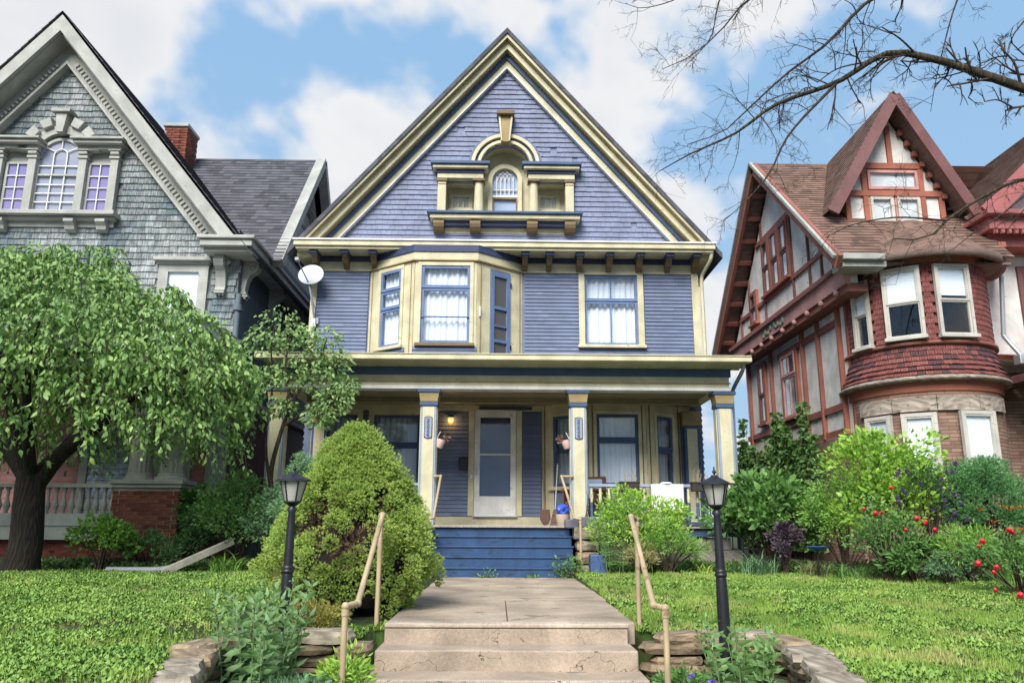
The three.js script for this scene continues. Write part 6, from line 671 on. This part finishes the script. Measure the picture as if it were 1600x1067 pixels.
// house number plaques
const font = await new FontLoader().loadAsync('fonts/droid/droid_serif_bold.typeface.json');
for (const [x, who] of [[-1.4, 'conifer'], [1.145, 'stone pier']]) { const g = group('house_number_plaque', scene, x, 2.37, 2.33); tag(g, `blue oval plaque with stacked house number on the column nearest the ${who}`, 'number plaque'); const s = new THREE.Shape(); s.moveTo(-0.062, -0.16); s.quadraticCurveTo(0, -0.215, 0.062, -0.16); s.lineTo(0.062, 0.16); s.quadraticCurveTo(0, 0.215, -0.062, 0.16); s.closePath(); mesh('plate', ext(s, 0, 0.012, 0.003), M.paleblue, g); const rim = new THREE.Shape(s.getPoints(10)); const pts = s.getPoints(8).map(p => [p.x * 0.98, p.y * 0.98, 0.012]); mesh('rim', tube([...pts], 0.006, 5, 60, true), M.navy, g);
  '2226'.split('').forEach((ch, i) => { const t = new TextGeometry(ch, { font, size: 0.066, depth: 0.006, curveSegments: 4 }); t.computeBoundingBox(); const b = t.boundingBox; t.translate(-(b.max.x + b.min.x) / 2, 0.085 - i * 0.083, 0.013); mesh('digit', t, M.navy, g); }); }
// hanging pots on the columns
for (const [x, s, who] of [[-1.2, 1, 'conifer'], [0.94, -1, 'stone pier']]) { const g = group('hanging_pot', scene, x, 2.1, 2.25); g.rotation.z = s * -0.28; tag(g, `small pink plastic pot hung on the column nearest the ${who}`, 'flower pot'); mesh('pot', lathe([[0.0, -0.07], [0.055, -0.07], [0.078, 0.07], [0.085, 0.075], [0.07, 0.07], [0.05, -0.06]], 18), std('pinkpot', [0.75, 0.52, 0.47], null, { roughness: 0.5, side: THREE.DoubleSide }), g); mesh('hanger', tube([[-s * 0.08, 0.06, 0], [-s * 0.06, 0.16, 0], [-s * 0.05, 0.2, 0]], 0.006, 5), M.white, g); const r = rng(400 + s), l = []; for (let i = 0; i < 60; i++) l.push([rr(-0.05, 0.05, r) + s * 0.05, rr(0.06, 0.16, r), rr(-0.05, 0.05, r), aim(V(s * 0.6 + rr(-0.5, 0.5, r), rr(-0.4, 0.7, r), rr(-0.6, 0.6, r)).normalize(), r() * 6), rr(0.6, 1.1, r), mixc([0.12, 0.07, 0.045], [0.35, 0.2, 0.16], r())]); inst('withered_plant', leafGeo(0.07, 0.025, 0.4, 0.3), M.leaf, l, g); }
// lit porch lamp
{ const g = group('porch_lamp', scene, -1.16, 2.72, 0.02); tag(g, 'lit wall lantern beside the white front door', 'wall lamp'); mesh('lamp_mount', [rbox(-0.04, 0.04, -0.02, 0.1, 0, 0.03, 0.008), pipe([0, 0.1, 0.02], [0, 0.16, 0.11], 0.01), lathe([[0.07, 0.12], [0.05, 0.15], [0.01, 0.17]], 12).translate(0, 0, 0.11)], M.black, g); mesh('lamp_shade', new THREE.CylinderGeometry(0.062, 0.045, 0.16, 8, 1, true).translate(0, 0.04, 0.11), std('lampglass', [0.9, 0.75, 0.5], null, { transmission: 0.9, thickness: 0, roughness: 0.2, side: THREE.DoubleSide }), g); const bulb = mesh('bulb', new THREE.SphereGeometry(0.028, 12, 10).translate(0, 0.07, 0.11), new THREE.MeshStandardMaterial({ color: 0x332211, emissive: new THREE.Color(1, 0.66, 0.3), emissiveIntensity: 3 }), g); const p = new THREE.PointLight(new THREE.Color(1, 0.66, 0.32), 0.12, 0, 2); p.position.set(0, 0.07, 0.11); p.castShadow = true; p.shadow.radius = 1.4; g.add(p); }
{ const m = group('mailbox', scene, -0.9, 1.92, 0.03); tag(m, 'small black mailbox on the blue wall beside the door', 'mailbox'); mesh('box_body', rbox(-0.08, 0.08, -0.1, 0.12, 0, 0.09, 0.012), M.black, m); mesh('lid', rbox(-0.085, 0.085, 0.121, 0.15, 0, 0.11, 0.008), M.black, m); }
// tools, chair, bucket and bag on the porch
{ const s = group('shovel', scene, 0.68, 0.765, 0.62); s.rotation.set(-0.16, 0, 0.04); tag(s, 'brown-handled shovel leaning by the porch bay', 'shovel'); mesh('handle', cyl(0.016, 0.014, 0.25, 1.45, 0, 0, 8), M.brown, s); mesh('blade', poly([[-0.09, 0.3], [-0.1, 0.12], [-0.05, 0.02], [0, 0.0], [0.05, 0.02], [0.1, 0.12], [0.09, 0.3]], -0.008, 0.008, 0.003), std('rust', [0.14, 0.07, 0.05], TX.worn, { roughness: 0.7 }), s); }
{ const b = group('broom', scene, 0.83, 0.765, 0.75); b.rotation.set(-0.12, 0, -0.07); tag(b, 'broom with a black grip leaning beside the shovel', 'broom'); mesh('handle', cyl(0.012, 0.012, 0.3, 1.15, 0, 0, 8), std('alloy', [0.5, 0.47, 0.44], null, { roughness: 0.4 }), b); mesh('grip', cyl(0.018, 0.018, 1.15, 1.5, 0, 0, 8), M.black, b); mesh('bristles', poly([[-0.03, 0.3], [0.03, 0.3], [0.085, 0.0], [-0.085, 0.0]], -0.025, 0.025), std('bristle', [0.22, 0.15, 0.12], TX.wood, { roughness: 1 }), b); }
{ const p = group('bucket', scene, 0.93, 0.765, 1.5); tag(p, 'beige bucket stuffed with a blue bag beside the porch steps', 'bucket'); mesh('pail', lathe([[0, 0], [0.1, 0], [0.13, 0.2], [0.137, 0.2], [0.12, 0.19], [0.09, 0.01]], 20), std('beige', [0.55, 0.45, 0.36], null, { roughness: 0.5, side: THREE.DoubleSide }), p); }
{ const r = rng(421), g = mergeVertices(new THREE.IcosahedronGeometry(0.12, 3).deleteAttribute('uv').deleteAttribute('normal')), p = g.attributes.position; for (let i = 0; i < p.count; i++) { const k = 1 + 0.35 * perlin.noise(p.getX(i) * 16, p.getY(i) * 16, p.getZ(i) * 16); p.setXYZ(i, p.getX(i) * k, p.getY(i) * k * 0.9, p.getZ(i) * k); } g.computeVertexNormals(); const m = mesh('crumpled_bag', toCreasedNormals(g, 0.5), std('bluebag', [0.05, 0.1, 0.5], null, { roughness: 0.3 })); m.position.set(0.93, 1.03, 1.5); tag(m, 'crumpled shiny blue plastic bag sitting in the bucket', 'bag'); }
{ const c = group('wicker_chair', scene, 1.32, 0.765, 1.35, -0.5); tag(c, 'brown wicker armchair on the porch behind the column', 'chair'); const W = std('wicker', [0.17, 0.085, 0.055], TX.wood, { roughness: 0.8, bumpMap: TX.fine, bumpScale: 0.01 }); mesh('seat', rbox(-0.27, 0.27, 0.34, 0.42, -0.26, 0.26, 0.03), W, c); mesh('backrest', rbox(-0.28, 0.28, 0.42, 0.92, -0.32, -0.25, 0.03).rotateX(-0.12), W, c); for (const s of [-1, 1]) { mesh('armrest', [rbox(s * 0.3 - 0.05, s * 0.3 + 0.05, 0.58, 0.64, -0.28, 0.27, 0.025), rbox(s * 0.3 - 0.02, s * 0.3 + 0.02, 0.35, 0.58, -0.26, 0.25, 0.01)], W, c); for (const z of [-0.24, 0.24]) mesh('leg', cyl(0.022, 0.026, 0, 0.35, s * 0.25, z, 8), W, c); } mesh('cushion', rbox(-0.24, 0.24, 0.5, 0.86, -0.24, -0.17, 0.03).rotateX(-0.12), std('cushionblue', [0.3, 0.36, 0.5], null, { roughness: 0.9 }), c); }
// pot with a dead plant on the stone pier
{ const g = group('pier_planter', scene, 1.22, 0.74, 2.72); tag(g, 'square grey planter holding a dead stalk on the stone pier', 'planter'); mesh('planter_body', rbox(-0.13, 0.13, 0, 0.16, -0.13, 0.13, 0.015), std('slategrey', [0.16, 0.16, 0.2], TX.worn, { roughness: 0.7 }), g); mesh('planter_side', rbox(-0.36, -0.14, -0.02, 0.12, -0.1, 0.1, 0.02), M.slategrey, g); const r = rng(431), t = []; for (let i = 0; i < 5; i++) t.push(taper([[rr(-0.04, 0.04, r), 0.14, 0], [rr(-0.05, 0.05, r), 0.35, 0.02], [rr(-0.1, 0.1, r), rr(0.45, 0.6, r), 0.03]], 0.006, 0.002, 4)); mesh('dead_stalk', t, M.twig, g); }
{ const b = mesh('blue_bin', [rbox(1.2, 1.46, 0.02, 0.34, 3.0, 3.22, 0.03)], std('bluebin', [0.06, 0.12, 0.28], TX.worn, { roughness: 0.5 })); tag(b, 'small blue plastic bin on the ground against the stone pier', 'bin'); }
// window boxes and white board on the railing
for (const [x, l] of [[1.98, 'dark window box with dry stalks on the railing nearer the wicker chair'], [3.18, 'dark window box with dry stalks on the railing near the porch end column']]) { const g = group('window_box', scene, x, 1.33, 2.31); tag(g, l, 'window box', 'window boxes on the porch railing'); mesh('trough', [rbox(-0.16, 0.16, 0, 0.15, -0.07, 0.08, 0.01), rbox(-0.17, 0.17, 0.13, 0.155, -0.08, 0.09, 0.008)], std('boxbrown', [0.05, 0.038, 0.038], TX.wood, { roughness: 0.8 }), g); const r = rng(Math.round(x * 100)), t = []; for (let i = 0; i < 12; i++) { const a = rr(-0.13, 0.13, r); t.push(taper([[a, 0.14, 0], [a + rr(-0.03, 0.03, r), 0.24, 0], [a + rr(-0.06, 0.06, r), rr(0.28, 0.42, r), rr(-0.03, 0.03, r)]], 0.004, 0.0015, 4)); } mesh('dry_stalks', t, std('straw', [0.36, 0.28, 0.17], null, { roughness: 0.9 }), g); }
{ const g = group('white_board', scene, 2.62, 0, 2.28); tag(g, 'white panel hung over the porch railing between the window boxes', 'panel'); mesh('sheet', rbox(-0.27, 0.27, 1.0, 1.45, 0, 0.02, 0.005), M.white, g); }
{ const d = group('serving_dish', scene, 2.62, 1.452, 2.2); tag(d, 'upturned pale dish resting on the porch railing', 'dish'); mesh('dish_body', lathe([[0.0, 0.04], [0.08, 0.035], [0.12, 0.0], [0.125, 0.005]], 20), M.dishgrey, d); }
// fallen downspouts on the lawn edge
{ const g = group('fallen_downspout'); tag(g, 'loose white downspout length slanting onto the lawn', 'downspout'); const A = [-5.0, 0.07, 3.9], B = [-4.25, 0.5, 3.2]; mesh('pipe_wall', [bar(A, B, 0.11, 0.008).translate(0, 0.045, 0), bar(A, B, 0.11, 0.008).translate(0, -0.045, 0), bar(A, B, 0.008, 0.085).translate(-0.04, 0, -0.037), bar(A, B, 0.008, 0.085).translate(0.04, 0, 0.037)], std('offwhite', [0.66, 0.6, 0.5], TX.worn, { roughness: 0.6 }), g); }
{ const m = mesh('drain_pipe', tube([[-5.9, 0.1, 3.6], [-5.5, 0.1, 3.62], [-5.1, 0.11, 3.58], [-4.8, 0.2, 3.3]], 0.045, 10, 30), M.greypipe); tag(m, 'grey drain pipe lying along the bed below the brick pier', 'pipe'); }
// iron fence between the houses, garden dish, edging spikes
{ const f = group('iron_fence'); tag(f, 'black iron picket fence between the blue house and the stucco house', 'fence'); const g = triUV(new THREE.CylinderGeometry(0.012, 0.012, 1.5, 6)), t = triUV(new THREE.ConeGeometry(0.025, 0.09, 6)); for (let i = 0; i < 20; i++) { const x = 4.0 + i * 0.11, p = group('picket', f, x, 0.08, -1.5); put('rod', g, M.black, p, 0, 0.75, 0); put('finial', t, M.black, p, 0, 1.54, 0); } mesh('rail', box(4, 6.2, 1.35, 1.38, -1.512, -1.488), M.black, f); mesh('rail', box(4, 6.2, 0.3, 0.33, -1.512, -1.488), M.black, f); }
{ const d = group('garden_dish', scene, 4.13, 0.05, 4.65); tag(d, 'shallow blue glass dish on a stake in the garden bed', 'bird bath'); mesh('stake', cyl(0.012, 0.012, -0.05, 0.38, 0, 0, 8), M.black, d); mesh('bowl', lathe([[0.02, 0.38], [0.1, 0.4], [0.15, 0.45], [0.155, 0.45], [0.1, 0.41], [0, 0.395]], 24), std('blueglaze', [0.05, 0.13, 0.3], null, { roughness: 0.15, side: THREE.DoubleSide }), d); }
{ const f = group('picket_edging'); tag(f, 'low black spiked iron edging beside the concrete steps', 'edging'); for (let i = 0; i < 6; i++) { const x = -2.0 + i * 0.13; mesh('picket', [cyl(0.009, 0.009, -0.75, -0.24, x, 11.0, 6), cyl(0.02, 0.0, -0.24, -0.16, x, 11.0, 6)], M.black, f); } mesh('rail', box(-2.05, -1.3, -0.42, -0.4, 10.995, 11.005), M.black, f); }
renderer.render(scene, camera);
